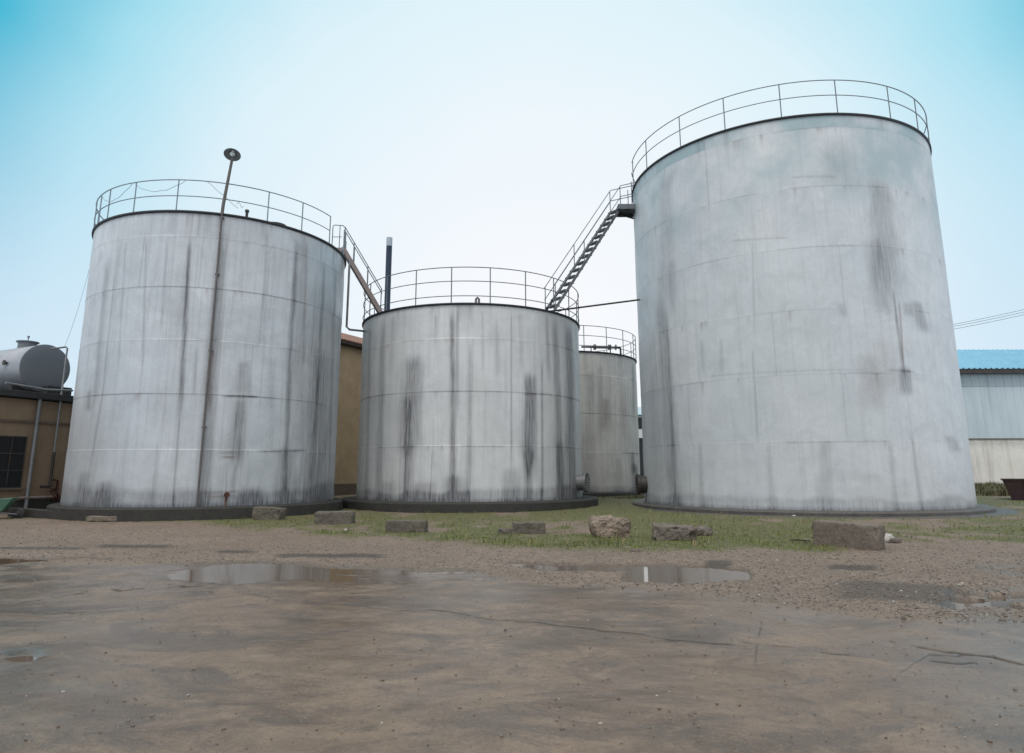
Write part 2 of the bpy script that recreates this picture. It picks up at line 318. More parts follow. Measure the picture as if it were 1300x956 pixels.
# dark or rusty marks along a seam: pixel from, pixel to, strength, channel
HZ = {'L': [((285, 503), (326, 504), .8, 0), ((330, 573), (388, 572), .6, 0), ((278, 575), (300, 575), .5, 1), ((283, 580), (298, 581), .6, 1), ((256, 626), (300, 624), .55, 1), ((258, 631), (296, 630), .4, 1), ((238, 432), (280, 432), .25, 0)],
      'C': [((585, 566), (640, 567), .3, 0), ((665, 500), (700, 501), .4, 0), ((480, 568), (530, 567), .25, 0)],
      'R': [((1005, 225), (1060, 224), .3, 0), ((930, 306), (1000, 302), .3, 0), ((1130, 470), (1160, 472), .5, 0), ((900, 478), (1100, 470), .2, 0), ((1000, 562), (1130, 560), .22, 0)],
      'B': [((790, 575), (810, 576), .6, 0)]}
def tank_shell(k, mat, parent, band, seam_s, joint_w, seed):
    cx, cy, R, zb, zt, ch = TK[k]; t0 = math.atan2(-cy, -cx)
    dens = .03 if k != 'B' else .045
    nf = int(PI*1.04*R/dens); nb = 90
    fr = t0+np.linspace(-PI*.52, PI*.52, nf); bk = t0+np.linspace(PI*.52, PI*1.48, nb)[1:-1]
    th = np.concatenate([fr, bk]); n = len(th); off = wrap(th-t0)
    zs = list(np.arange(zb, zt, .05)); seams = []
    z = zb+ch
    while z < zt-.3: seams.append(z); z += ch
    for s in seams: zs += [s-.02, s-.006, s+.006, s+.02]
    zs = np.array(sorted(set(np.round(zs+[zt], 4)))); m = len(zs)
    TH, Z = np.meshgrid(th, zs); OF = np.meshgrid(off, zs)[0]; U = OF*R
    course = np.searchsorted(np.array(seams), Z)
    rad = R+np.where(course % 2 == 0, .006 if k != 'R' else .002, 0.0)
    rad = rad+.05*(fbm(U*.35+seed, Z*.3, seed, 3)-.5)*sstep(zb, zb+.6, Z)*(1-sstep(zt-.5, zt, Z))
    rnd = np.random.default_rng(seed)
    A = np.zeros((m, n, 4)); A[..., 3] = 1
    # horizontal seams: broken dark and light lines
    for i, s in enumerate(seams):
        br = fbm(U*.8+i*31, Z*0+i, seed+i, 4); d = np.abs(Z-s)
        A[..., 0] += seam_s*np.exp(-(d/.022)**2)*sstep(.38, .68, br)
        A[..., 0] += 0*(seam_s*.4 if k != 'R' else 0)*np.exp(-((Z-s-.04)/.03)**2)*sstep(.4, .6, 1-br)
        A[..., 0] += seam_s*.28*np.exp(-np.clip(s-Z, 0, 9)/.5)*(Z < s)*sstep(.5, .8, fbm(U*2.4+i*7, Z*.1, seed+40+i, 4))
        rad += np.exp(-(d/.015)**2)*(.003 if k != 'R' else .001)
    # staggered vertical plate joints
    for i in range(len(seams)+1):
        u = -R*PI+rnd.uniform(0, joint_w); zl = seams[i-1] if i else zb; zh = seams[i] if i < len(seams) else zt
        while u < R*PI:
            s = rnd.uniform(.25, .9)*seam_s
            wob = .01*(vnoise(Z*3, Z*0+u, seed)-.5)
            mk = np.exp(-((U-u-wob)/.020)**2)*((Z > zl) & (Z < zh))
            A[..., 0] += mk*s*(.45+.55*fbm(Z*1.2, Z*0+u, seed, 3)); rad += mk*.005
            if rnd.random() < .35: A[..., 1] += mk*.4*s
            u += joint_w*rnd.uniform(.8, 1.2)
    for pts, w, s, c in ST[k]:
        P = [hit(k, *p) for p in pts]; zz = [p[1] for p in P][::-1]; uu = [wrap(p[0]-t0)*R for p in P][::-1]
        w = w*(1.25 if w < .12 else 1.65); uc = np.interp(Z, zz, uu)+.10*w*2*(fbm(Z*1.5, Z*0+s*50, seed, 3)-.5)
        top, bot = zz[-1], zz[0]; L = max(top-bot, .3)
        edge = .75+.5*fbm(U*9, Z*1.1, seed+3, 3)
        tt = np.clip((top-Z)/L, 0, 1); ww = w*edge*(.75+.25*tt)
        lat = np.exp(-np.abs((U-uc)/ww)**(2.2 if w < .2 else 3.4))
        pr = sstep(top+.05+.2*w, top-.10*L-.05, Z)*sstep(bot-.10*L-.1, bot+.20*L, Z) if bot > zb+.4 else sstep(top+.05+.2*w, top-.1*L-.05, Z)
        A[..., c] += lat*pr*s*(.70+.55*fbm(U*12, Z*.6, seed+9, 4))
    # plates differ a little in tone; the top courses of the tall tank are cooler and darker
    for ci in range(len(seams)+1):
        m_ = course == ci; w_ = joint_w*1.35; o_ = rnd.uniform(0, w_); cell = np.floor((U+o_)/w_)
        A[..., 2] += m_*(.16 if k == 'R' else .22)*np.clip(_h(cell, cell*0+ci, seed)*1.6-.5, 0, 1)
    if k == 'R':
        nn = fbm(U*.8, Z*.9, 91, 5); A[..., 2] += sstep(7.5, 13.8, Z)*np.clip(.10+1.5*(nn-.38), 0, .6)+(course == len(seams))*(.08+.5*sstep(.45, .62, fbm(U*.5+5, Z*.5, 92, 5)))
        ua, ub = [wrap(hit(k, x_, 220)[0]-t0)*R for x_ in (838, 897)]
        A[..., 2] += .42*sstep(ua-.4, ua, U)*sstep(ub+.02, ub-.02, U)*(course >= len(seams)-0); A[..., 0] += .35*np.exp(-((U-ub)/.02)**2)*(Z > 11.2)
    for a, b, s, c in HZ[k]:
        ta, za = hit(k, *a); tb, zb2 = hit(k, *b); ua, ub = wrap(ta-t0)*R, wrap(tb-t0)*R
        zl = za+(zb2-za)*np.clip((U-ua)/(ub-ua), 0, 1)
        A[..., c] += s*np.exp(-((Z-zl)/.035)**2)*sstep(ua-.15, ua+.15, U)*(1-sstep(ub-.15, ub+.15, U))*(.5+.9*fbm(U*5, Z, seed, 3))
    # splash dirt along the foot
    hgt, stg = band
    e = hgt*(.45+1.1*fbm(U*.55, Z*0, seed+70, 4)**1.3)
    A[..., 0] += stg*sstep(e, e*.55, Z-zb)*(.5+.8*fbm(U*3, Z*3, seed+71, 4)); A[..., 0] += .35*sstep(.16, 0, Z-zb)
    # drips from the rim
    dr = sstep(.62, .85, fbm(U*2.2, Z*0, seed+80, 3)); A[..., 0] += .35*dr*sstep(2.4, 0, (zt-Z)*(1.1+1.5*vnoise(U*1.7, Z*0, seed+81)))
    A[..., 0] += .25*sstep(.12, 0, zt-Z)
    ru = sstep(.70, .86, fbm(U*3.1+50, Z*0, seed+90, 3)); A[..., 1] += .4*ru*sstep(1.4, 0, (zt-Z)*(1+2*vnoise(U*2.3, Z*0, seed+91)))
    for i, s_ in enumerate(seams): A[..., 1] += .32*sstep(.74, .88, fbm(U*3.7+i*13, Z*0, seed+95+i, 3))*(Z < s_)*sstep(.9, 0, (s_-Z)*(1+2*vnoise(U*3, Z*0, seed+97)))
    A[..., :3] = np.clip(A[..., :3], 0, .92)
    v = np.stack([rad*np.cos(TH), rad*np.sin(TH), Z-zb], -1).reshape(-1, 3)
    i = np.arange(m-1)[:, None]*n; j = np.arange(n)[None, :]; jn = (j+1) % n
    f = np.stack([i+j, i+jn, i+n+jn, i+n+j], -1).reshape(-1, 4)
    uv = np.stack([U+seed*13.7, Z+seed*3.1], -1).reshape(-1, 2)
    return np_mesh('shell', v, f, mat, parent, True, {'stain_shade': A.reshape(-1, 4)}, uv)

def railing(parent, R, z0, rails, post_az, h, mat, r_post=.022, r_rail=.02, gap=None):
    g = MB(); az = sorted(post_az)
    def arc(zz, r):
        pts = [(R*math.cos(2*PI*i/120), R*math.sin(2*PI*i/120), zz) for i in range(120)]
        if gap:                                    # opening where the stairs arrive
            a0, a1 = gap; pts = [(R*math.cos(a0+(a1-a0+2*PI)*0), 0, 0)]
            span = (a1-a0) % (2*PI); span = 2*PI-span
            pts = [(R*math.cos(a1+span*i/110), R*math.sin(a1+span*i/110), zz) for i in range(111)]
            g.tube(pts, r, 6)
        else: g.tube(pts, r, 6, closed=True)
    for i, hh in enumerate(rails): arc(z0+hh, r_rail*(1.0 if i == 0 else .9))
    ro = g.build('railing', mat, parent)
    for a in az:
        p = MB(); p.tube([(R*math.cos(a), R*math.sin(a), z0-.02), (R*math.cos(a), R*math.sin(a), z0+h)], r_post, 6)
        p.build('railing_post', mat, ro)
    return ro
def posts_from(k, known, n):     # seen posts where they stand, the rest evenly spaced
    cx, cy = TK[k][:2]; a = [wrap(math.radians(x)) for x in known]; step = 2*PI/n
    x = max(a); lim = min(a)+2*PI
    m = round((lim-x)/step); st = (lim-x)/m
    return a+[x+st*i for i in range(1, m)]

def manway(parent, az, z, R, r=.42, depth=.38, light=False, zb=0):
    ax = (math.cos(az), math.sin(az), 0); c = Vector((R*math.cos(az), R*math.sin(az), z)); m = M['flange_light'] if light else M['dark_steel']
    b = MB(); b.lathe([(r*.82, -.05), (r*.82, depth), (r, depth), (r, depth+.045), (0, depth+.045)], 40, c, ax, False)
    o = b.build('manway', m, parent)
    cv = MB(); cv.lathe([(r*1.0, depth+.05), (r*1.0, depth+.09), (r*.9, depth+.10), (0, depth+.10)], 40, c, ax, False)
    cv.build('cover_plate', m, o)
    A = Vector(ax); X = Vector((0, 0, 1)); Y = A.cross(X)
    for i in range(20):
        p = c+X*math.cos(2*PI*i/20)*r*.92+Y*math.sin(2*PI*i/20)*r*.92
        bl = MB(); bl.tube([p+A*(depth-.03), p+A*(depth+.14)], .018, 6); bl.build('bolt', M['dark_steel'], o)
    return o

def make_tank(k, label, mat, known, nposts, rails, band, seam_s, joint_w, seed, railmat, gap=None, rad_extra=.03):
    cx, cy, R, zb, zt, ch = TK[k]
    t = thing('storage_tank', label, 'storage tank', (cx, cy, zb), 0, 'upright storage tanks')
    tank_shell(k, mat, t, band, seam_s, joint_w, seed); H = zt-zb
    b = MB(); b.lathe([(R-.02, H-.045), (R+.055, H-.045), (R+.065, H-.01), (R+.065, H+.03), (R-.03, H+.03)], 160)
    b.build('rim', M['rim'], t)
    b = MB(); b.lathe([(R-.02, H+.03), (R*.5, H+.28), (0, H+.42)], 96); b.build('roof', M['roof_sheet'], t)
    railing(t, R+rad_extra, H+.03, rails, posts_from(k, known, nposts), rails[0], railmat, gap=gap)
    return t
az_known_L = [-141.5, -132.5, -123.3, -106.6, -87.3, -51.1, -34.7, -16.0]
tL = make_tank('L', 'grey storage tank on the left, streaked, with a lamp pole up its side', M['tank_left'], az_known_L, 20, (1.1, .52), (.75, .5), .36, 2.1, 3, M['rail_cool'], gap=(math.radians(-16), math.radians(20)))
tC = make_tank('C', 'squat grey storage tank in the middle with dark rain streaks and a three-bar railing', M['tank_centre'], [-176, -158.4, -148, -131.6, -113.4, -96, -78.3, -60.9, -43.4, -29.7], 20, (1.45, .88, .28), (.55, .42), .32, 2.6, 5, M['rail'])
tR = make_tank('R', 'tallest and widest storage tank on the right with blotchy pale grey walls', M['tank_right'], [178, -164.1, -143.8, -126, -107.4, -89.3, -68.9, -52.6, -38], 20, (1.33, .72), (.55, .34), .27, 4.6, 8, M['rail'], gap=(math.radians(166), math.radians(176)))
tB = make_tank('B', 'small far storage tank seen between the middle tank and the right tank', M['tank_back'], [-60.2, -43, -25, -8, -78, -96], 20, (1.4, .85, .3), (.4, .35), .4, 2.4, 11, M['rail'])

# fittings of the tanks
H = TK['L'][4]-TK['L'][3]
def loc(k, P): return Vector(P)-Vector((TK[k][0], TK[k][1], TK[k][3]))
p = loc('L', on_z(313, 277, 10.25)); b = MB(); b.tube([p, p+Vector((0, 0, .22))], .05, 8); b.tube([p+Vector((0, 0, .22)), p+Vector((0, 0, .3))], .075, 8); b.build('vent_stub', M['dark_steel'], tL)
a = math.atan2(*(lambda q: (q.y, q.x))(loc('L', on_z(356, 288, 10.2)))); q = Vector((math.cos(a), math.sin(a), 0))*(4.1)
b = MB(); b.lathe([(.33, .0), (.33, .1), (.38, .1), (.38, .15), (.2, .2), (0, .21)], 28, q+Vector((0, 0, H+.02)), None, False); b.build('roof_hatch', M['dark_steel'], tL)
a, z = hit('L', 287, 628); c = Vector((4.64*math.cos(a), 4.64*math.sin(a), z-TK['L'][3])); ax = Vector((math.cos(a), math.sin(a), 0))
b = MB(); b.tube([c-ax*.05, c+ax*.14], .05, 10); b.tube([c+ax*.14, c+ax*.18], .085, 12); b.tube([c+ax*.12, c+ax*.12-Vector((0, 0, .2))], .03, 8); b.build('drain_valve', M['red_valve'], tL)
# loose wires hanging on the left tank railing
b = MB()
for a0, a1, d in ((-132, -108, .5), (-108, -84, .42)):
    b.tube([(4.70*math.cos(math.radians(a0+(a1-a0)*i/12)), 4.70*math.sin(math.radians(a0+(a1-a0)*i/12)), H+1.12-d*4*(i/12)*(1-i/12)+.02*math.sin(i*2.1)) for i in range(13)], .009, 5)
b.tube([(4.70*math.cos(math.radians(-76+i*1.6)), 4.70*math.sin(math.radians(-76+i*1.6)), H+1.1-.105*i+.02*math.sin(i*1.7)) for i in range(9)], .009, 5)
b.tube([(4.70*math.cos(math.radians(-64+i*.7)), 4.70*math.sin(math.radians(-64+i*.7)), H+.42+.10*math.sin(i*1.5)) for i in range(5)], .010, 5)
b.build('hanging_wire', M['wire_pale'], tL)
HC = TK['C'][4]-TK['C'][3]
a, z = hit('C', 606, 381); a = math.radians(-84)
b = MB(); q = Vector((4.75*math.cos(a), 4.75*math.sin(a), HC)); 
for dx in (-.06, .06): b.tube([q+Vector((dx, 0, 0)), q+Vector((dx, 0, .24))], .045, 8)
b.tube([q+Vector((-.06, 0, .22)), q+Vector((0, 0, .30)), q+Vector((.06, 0, .22))], .045, 8); b.build('vent_stub', M['flange'], tC)
pc = on_y(737, 611, 29.2); a = math.atan2(pc.y-TK['C'][1], pc.x-TK['C'][0])
manway(tC, math.radians(-21), 1.0-TK['C'][3]+.04, 4.92, .40, .30, True)
manway(tR, math.radians(178), .95-TK['R'][3], 6.2, .43, .30)
# pipe and valves on the far tank roof
HB = TK['B'][4]-TK['B'][3]
b = MB(); pa = loc('B', on_y(738, 440.5, 36.2)); pb = loc('B', on_y(787, 441.5, 36.4)); pa.z = pb.z = HB+.42
d = (pb-pa).normalized(); L_ = (pb-pa).length
b.tube([pa, pb], .055, 8); b.tube([pb, pb+d*.02+Vector((0, 0, -.02)), pb+d*.05+Vector((0, 0, -.5))], .05, 8)
for s in (.25, .75): b.tube([pa+d*L_*s, pa+d*L_*s-Vector((0, 0, .45))], .03, 6)
rp = b.build('roof_pipe', M['dark_steel'], tB)
b = MB(); b.tube([pa+d*L_*.33, pa+d*L_*.72], .085, 10)
for s in (.32, .35, .70, .74, .88): b.tube([pa+d*(L_*s), pa+d*(L_*s+.05)], .16, 12)
b.build('roof_valve', M['flange'], rp)

# foundations the tanks stand on
def plinth(name, label, x, y, tiers, mat, seed):
    o = thing(name, label, 'foundation', (x, y, 0), 0, 'round concrete foundations')
    for i, (ox, oy, r, z0, z1) in enumerate(tiers):
        n = 260; b = MB(); ang = np.linspace(0, 2*PI, n, endpoint=False)
        rr = r+.05*(fbm(np.cos(ang)*9+20, np.sin(ang)*9+20, seed+i, 4)-.5)*2
        rc = rr-.04-.03*vnoise(ang*14, ang*0, seed)
        rows = [(rr+.01, z0), (rr, z1-.05), (rc, z1), (rr*0+r*.5, z1+.003)]
        vs = [(ox+R_[k]*math.cos(ang[k]), oy+R_[k]*math.sin(ang[k]), z) for R_, z in rows for k in range(n)]
        fs = [(q_*n+k, q_*n+(k+1) % n, (q_+1)*n+(k+1) % n, (q_+1)*n+k) for q_ in range(3) for k in range(n)]+[tuple(range(3*n, 4*n))]
        b.add(vs, fs); b.build('ring' if i else 'base_slab', mat[i], o)
    return o
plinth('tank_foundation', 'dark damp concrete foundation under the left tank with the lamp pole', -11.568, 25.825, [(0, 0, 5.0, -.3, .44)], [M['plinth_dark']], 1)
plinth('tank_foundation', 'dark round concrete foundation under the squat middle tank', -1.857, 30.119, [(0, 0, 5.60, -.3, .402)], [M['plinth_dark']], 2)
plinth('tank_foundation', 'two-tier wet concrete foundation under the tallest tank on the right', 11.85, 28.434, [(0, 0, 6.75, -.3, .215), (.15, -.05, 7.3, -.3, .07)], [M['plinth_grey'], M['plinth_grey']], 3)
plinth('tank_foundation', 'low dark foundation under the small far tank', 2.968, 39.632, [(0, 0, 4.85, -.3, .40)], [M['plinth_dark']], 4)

k0, k1 = on_z(15, 657.5, 0), on_z(74, 660.5, 0); b = MB(); b.beam((0, 0, .17), (k1.x-k0.x, k1.y-k0.y, .13), .3, .34); o = b.build('kerb_wall', M['plinth_dark'], None, .02)
o.location = (k0.x, k0.y, 0); tag(o, 'low dark concrete kerb between the wheelbarrow and the left tank foundation', 'kerb')
# ------------------------------------------------------------------ lamp pole
a, _ = hit('L', 282, 272); rr = 4.635+.08
lx, ly = TK['L'][0]+rr*math.cos(a), TK['L'][1]+rr*math.sin(a)
pt = on_y(295.5, 200, ly); tl = thing('street_lamp', 'tall thin lamp pole with a round shade fixed to the left tank', 'lamp', (lx, ly, .44))
b = MB(); b.tube([(0, 0, 0), (0, 0, 9.7)], .035, 8); b.tube([(0, 0, 9.7), (0.02, 0, 10.1), (pt.x-lx, -.02, pt.z-.44)], [.055, .055, .045], 10); b.build('pole', M['pole'], tl)
b = MB()
for z in (2.5, 5, 7.6, 9.6): b = MB(); b.box((0, .04, z), (.14, .1, .04), a+PI/2); b.build('wall_bracket', M['pole'], tl)
c = Vector((pt.x-lx, -.05, pt.z-.44+.1)); ax = Vector((0.1, -.42, -.90))
b = MB(); b.lathe([(.05, -.22), (.09, -.16), (.12, -.08), (.25, .0), (.28, .03), (.25, .02), (.11, -.05)], 32, c, ax); b.build('lamp_shade', M['enamel'], tl)
tb = NT('frosted_bulb'); tb.set(Base_Color=(.7, .78, .8, 1), Roughness=.2)
b = MB(); b.lathe([(0.0, .07), (.06, .05), (.09, 0), (.09, -.05), (.04, -.08)], 20, c, ax); b.build('bulb', tb.m, tl)

# ------------------------------------------------------------------ staircases
def staircase(label, A, B, side, width, nsteps, mat, rail_h, rails=2, posts=(.02, .5, .98), depth=.2, tread=.24, group='steel stairs between the tanks', rmat=None, ext=None):
    A = Vector(A); B = Vector(B); d = (B-A); side = Vector(side).normalized(); o = thing('staircase', label, 'staircase', A, 0, group)
    rmat = rmat or M['rail']; hd = Vector((d.x, d.y, 0)).normalized()
    for s in (-1, 1):
        b = MB(); off = side*s*width/2; b.beam(off, d+off, .045, depth); b.build('stringer', mat, o)
    for i in range(nsteps):
        q = d*((i+.6)/nsteps); b = MB(); n = 4
        b.beam(q-side*(width/2-.03), q+side*(width/2-.03), tread, .05); b.build('step', mat, o)
    for s in (-1, 1):
        off = side*s*width/2; r = MB()
        for k in range(rails):
            h = rail_h*(1-k/rails) if rails > 1 else rail_h
            pts = [off+Vector((0, 0, h)), d+off+Vector((0, 0, h))]
            if ext: pts.append(d+off+Vector((0, 0, h))+Vector(ext))
            r.tube(pts, .02, 6)
        for t in posts: r.tube([d*t+off, d*t+off+Vector((0, 0, rail_h))], .02, 6)
        r.build('handrail', rmat, o)
    return o
sL = Vector((1.56, 26.62, 8.0)); sT = Vector((4.86, 29.05, 13.42))
hd = Vector((sT.x-sL.x, sT.y-sL.y, 0)).normalized(); side = Vector((hd.y, -hd.x, 0))
st1 = staircase('long open steel staircase climbing from the middle tank to the tall right tank', sL, sT-hd*.02, side, .66, 15, M['stair'], 1.05, 2, (0.01, .42, .99), .11, .25, ext=(1.2, 0, .28))
b = MB()
pf = thing('landing_platform', 'small steel landing at the top of the long staircase', 'platform', (sT.x+.02, sT.y, sT.z))
b.box((.55, -.05, -.02), (1.15, .95, .05)); b.build('deck', M['stair'], pf)
b = MB(); b.box((.55, -.54, -.08), (1.15, .05, .24)); b.box((.55, .44, -.08), (1.15, .05, .24)); b.box((-.01, -.05, -.07), (.05, .92, .18)); b.build('edge_beam', M['stair'], pf)
for yy in (-.4, .3):
    b = MB(); b.beam((.1, yy, -.1), (1.05, yy, -.4), .06, .06); b.build('bracket', M['dark_steel'], pf)
b = MB()
for yy in (-.5, .42):
    b = MB(); b.tube([(.62, yy, 0), (.62, yy, 1.15)], .02, 6); b.build('railing_post', M['rail'], pf)

kL = on_y(437, 319, 26.75); kR = on_z(484, 399, 7.98); kR = kL+(kR-kL)*1.0
hd2 = Vector((kR.x-kL.x, kR.y-kL.y, 0)).normalized(); side2 = Vector((hd2.y, -hd2.x, 0))
staircase('short steep staircase from the left tank down to the middle tank', kR, kL, side2, .6, 9, M['stair_rusty'], .98, 1, (.02, .38, .75, .99), .17, .2, rmat=M['rail'])
b = MB()
q0 = Vector((TK['L'][0]+4.66*math.cos(math.radians(-2)), TK['L'][1]+4.66*math.sin(math.radians(-2)), 10.2)); lp = thing('landing_platform', 'small landing where the short staircase meets the left tank rim', 'platform', kL)
b.box((-.22, 0, -.03), (.5, .75, .05)); b.build('deck', M['stair_rusty'], lp)
b = MB(); b.box((-.22, -.39, -.06), (.5, .04, .16)); b.build('edge_beam', M['stair_rusty'], lp)
b = MB(); b.tube([(-.42, -.38, 0), (-.42, -.38, .95), (-.38, -.38, 1.02), (0, -.38, 1.0), (.05, -.3, .95)], .02, 6); b.tube([(-.12, -.38, 0), (-.12, -.38, 1.0)], .018, 6); b.tube([(-.42, -.38, .5), (-.02, -.38, .5)], .016, 6); b.build('railing', M['rail'], lp)

# ------------------------------------------------------------------ pipes, chimney, cables
def pipe_thing(name, label, cat, pts, r, mat, group=None, n=8, flanges=()):
    pts = [Vector(p) for p in pts]; o0 = pts[0]
    b = MB(); b.tube([p-o0 for p in pts], r, n)
    for i in flanges: b.tube([pts[i]-o0-Vector((0, 0, .03)), pts[i]-o0+Vector((0, 0, .03))], r*2, 12)
    o = b.build(name, mat); o.location = o0; return tag(o, label, cat, group)
p0 = Vector((-6.93, 25.75, 10.1)); p1 = on_y(440, 415, 25.9); p2 = on_y(444, 418.5, 26.1); p3 = on_y(463, 420.5, 28.6)
pipe_thing('connecting_pipe', 'thin bent pipe dropping from the left tank rim across to the middle tank', 'pipe', [(p1.x, p1.y, 10.0), p1, p2, p3], .045, M['pipe'])
p0 = on_z(697, 399, 7.9); p1 = on_y(812, 380.5, 28.2)
pipe_thing('connecting_pipe', 'thin dark pipe running from the middle tank rim to the right tank', 'pipe', [p0+Vector((-.5, 1.2, .0)), p0+Vector((0, 0, .12)), p1], .04, M['dark_steel'])
pc = on_y(494.5, 302, 37.0)
ch_ = thing('chimney', 'tall slim blue-black metal chimney behind the middle tank', 'chimney', (pc.x, 37, .2))
b = MB(); b.tube([(0, 0, 0), (0, 0, pc.z-.2-.5)], .17, 20); b.build('flue', M['chimney'], ch_)
b = MB(); b.tube([(0, 0, pc.z-.72), (0, 0, pc.z-.2)], .175, 20); b.build('cap', M['chimney_tip'], ch_)
b = MB(); b.box((.2, 0, 10.0), (.16, .1, .12)); b.tube([(0, 0, 9.95), (0, 0, 10.05)], .2, 20); b.build('clamp', M['chimney'], ch_)
# thin wire from the left tank to the pipe on the flat-roofed house
w0 = on_y(117, 328, 25.0); w1 = on_y(82, 440, 24.4)
pts = [w0.lerp(w1, i/14)-Vector((0, 0, .35*4*(i/14)*(1-i/14))) for i in range(15)]
pipe_thing('overhead_wire', 'very thin wire hanging from the left tank towards the horizontal tank', 'wire', pts, .007, M['wire_pale'], n=5)
for (xa, ya, xb, yb, l, sag) in ((1200, 411, 1310, 384.5, 'upper of the thin power cables beside the tall right tank', .25), (1200, 412.5, 1310, 387, 'middle one of the thin power cables beside the tall right tank', .32), (1200, 416, 1310, 391, 'lowest of the thin power cables beside the tall right tank', .3)):
    a_ = on_y(xa-60, ya+14, 47); b_ = on_y(xb+140, yb-30, 47.5)
    pts = [a_.lerp(b_, i/24)-Vector((0, 0, sag*4*(i/24)*(1-i/24))) for i in range(25)]
    pipe_thing('power_cable', l, 'cable', pts, .014, M['cable'], 'power cables on the right', 5)

# ------------------------------------------------------------------ flat-roofed house on the left with a horizontal tank on it
A = on_y(0, 600, 24.9); Bp = on_y(90, 600, 27.3); A.z = Bp.z = 0
dv = (Bp-A).normalized(); ang = math.atan2(dv.y, dv.x)
HS = thing('flat_roofed_house', 'low ochre house with a dark flat roof at the left edge', 'house', A, ang)   # local x along the wall, local -y faces the yard
t_end = (Bp-A).length+.15; WH = 4.27
b = MB(); b.box(((t_end-9)/2, 2.5, WH/2-.2), (t_end+9, 5, WH+.4)); b.build('wall', M['ochre'], HS)
b = MB(); b.box(((t_end-9)/2, 2.45, WH+.16), (t_end+9.3, 5.5, .24)); rf = b.build('roof', M['slab_roof'], HS, .02)
b = MB(); b.box((t_end-.5, 1.6, WH+.5), (1.0, 1.6, .45)); b.build('parapet_block', M['slab_roof'], rf, .02)
b = MB(); b.box(((t_end-9)/2, -.03, 3.42), (t_end+9, .06, .09)); b.build('ledge', M['ledge'], HS)
b = MB(); b.box(((t_end-9)/2, -.025, .25), (t_end+9, .05, .5)); b.build('plinth', M['plinth_dark'], HS)
# window: find the local x of its right edge
def wall_x(px):      # intersection of sight line with wall plane
    d = ray(px, 600); n_ = Vector((-dv.y, dv.x)); t = (A.x*n_.x+A.y*n_.y)/(d[0]*n_.x+d[1]*n_.y)
    return (Vector((d[0]*t, d[1]*t))-Vector((A.x, A.y))).dot(Vector((dv.x, dv.y))), t
xr, tr = wall_x(27); ztop = EYE+ray(14, 554)[2]*tr*.985; zbot = EYE+ray(14, 619)[2]*tr*.985
wv = MB(); wx0, wx1 = xr-2.0, xr
wv.box(((wx0+wx1)/2, -.012, (ztop+zbot)/2), (wx1-wx0, .03, ztop-zbot)); wi = wv.build('window', M['glass'], HS)
b = MB()
for i in range(5): b.box((wx0+(wx1-wx0)*i/4, -.04, (ztop+zbot)/2), (.045, .045, ztop-zbot))
for i in range(4): b.box(((wx0+wx1)/2, -.045, zbot+(ztop-zbot)*i/3), (wx1-wx0+.05, .04, .045))
b.build('frame', M['dark_steel'], wi)
b = MB(); b.box(((wx0+wx1)/2, -.07, zbot-.05), (wx1-wx0+.2, .16, .06)); b.build('sill', M['ledge'], wi)
# pipes on that wall
def wpt(px, py, off=.12):
    s, t = wall_x(px); z = EYE+ray(px, py)[2]*t
    q = A+dv*s; nrm = Vector((dv.y, -dv.x, 0)); q = q+nrm*off; q.z = z; return q
def vfoot(q, z): return Vector((q.x, q.y, z))
q1 = wpt(36, 507); pipe_thing('wall_pipe', 'grey vertical pipe on the ochre wall beside the barred window', 'pipe', [vfoot(q1, .1), vfoot(q1, q1.z+.05)], .07, M['pipe'])
q2 = wpt(62, 560, .16); q2b = vfoot(q2, 6.55); e = on_y(57, 440, 25.4)
pp = thing('wall_pipe', 'tall pipe with an elbow over the end of the horizontal tank', 'pipe', (q2.x, q2.y, 0))
ptop = Vector((q2.x, q2.y, EYE+ (EYE*0)+0)); ptop.z = on_y(80, 440.5, q2.y).z
lc = lambda v: Vector(v)-Vector((q2.x, q2.y, 0))
b = MB(); b.tube([(0, 0, 2.2), (0, 0, ptop.z-.06), (-.05, 0, ptop.z), lc((q2.x-.85, q2.y+.25, ptop.z-.03))], .035, 8); b.build('riser', M['pipe'], pp)
b = MB(); b.tube([(0, 0, .95), (0, 0, 2.3)], .055, 8); b.tube([(0, 0, .98), (-.35*dv.x, -.35*dv.y, .98)], .05, 8); b.build('lower_section', M['dark_steel'], pp)
g0 = wpt(-20, 484, .5); g1 = wpt(34, 493, .5); g2 = wpt(73, 494, .3)
pipe_thing('roof_edge_pipe', 'pale pipe running along the roof edge under the horizontal tank', 'pipe', [g0, g1, g2], .04, M['pipe'])
r0 = wpt(25, 632, .14); r1 = wpt(72, 633, .14); vz = r0.z
vp = thing('low_pipe', 'low rusty pipe ending in a red-brown valve beside the left tank', 'pipe', r0)
r1.z = r0.z
b = MB(); b.tube([(0, 0, 0), r1-r0], .05, 8); b.build('run', M['stair_rusty'], vp)
b = MB(); e = r1-r0; b.tube([e-Vector((0, 0, .12)), e+Vector((0, 0, .62)), e+Vector((0, 0, .66))-dv*.18], .045, 8); b.tube([e-dv*.14, e-dv*.08], .12, 12); b.tube([e+dv*.06, e+dv*.12], .12, 12); b.tube([e-dv*.25+Vector((0, 0, .18)), e-dv*.05+Vector((0, 0, .3))], .03, 8); b.lathe([(.0, .3), (.1, .3), (.1, .33), (0, .33)], 14, e-dv*.15, (0, 0, 1)); b.build('valve', M['red_valve'], vp)
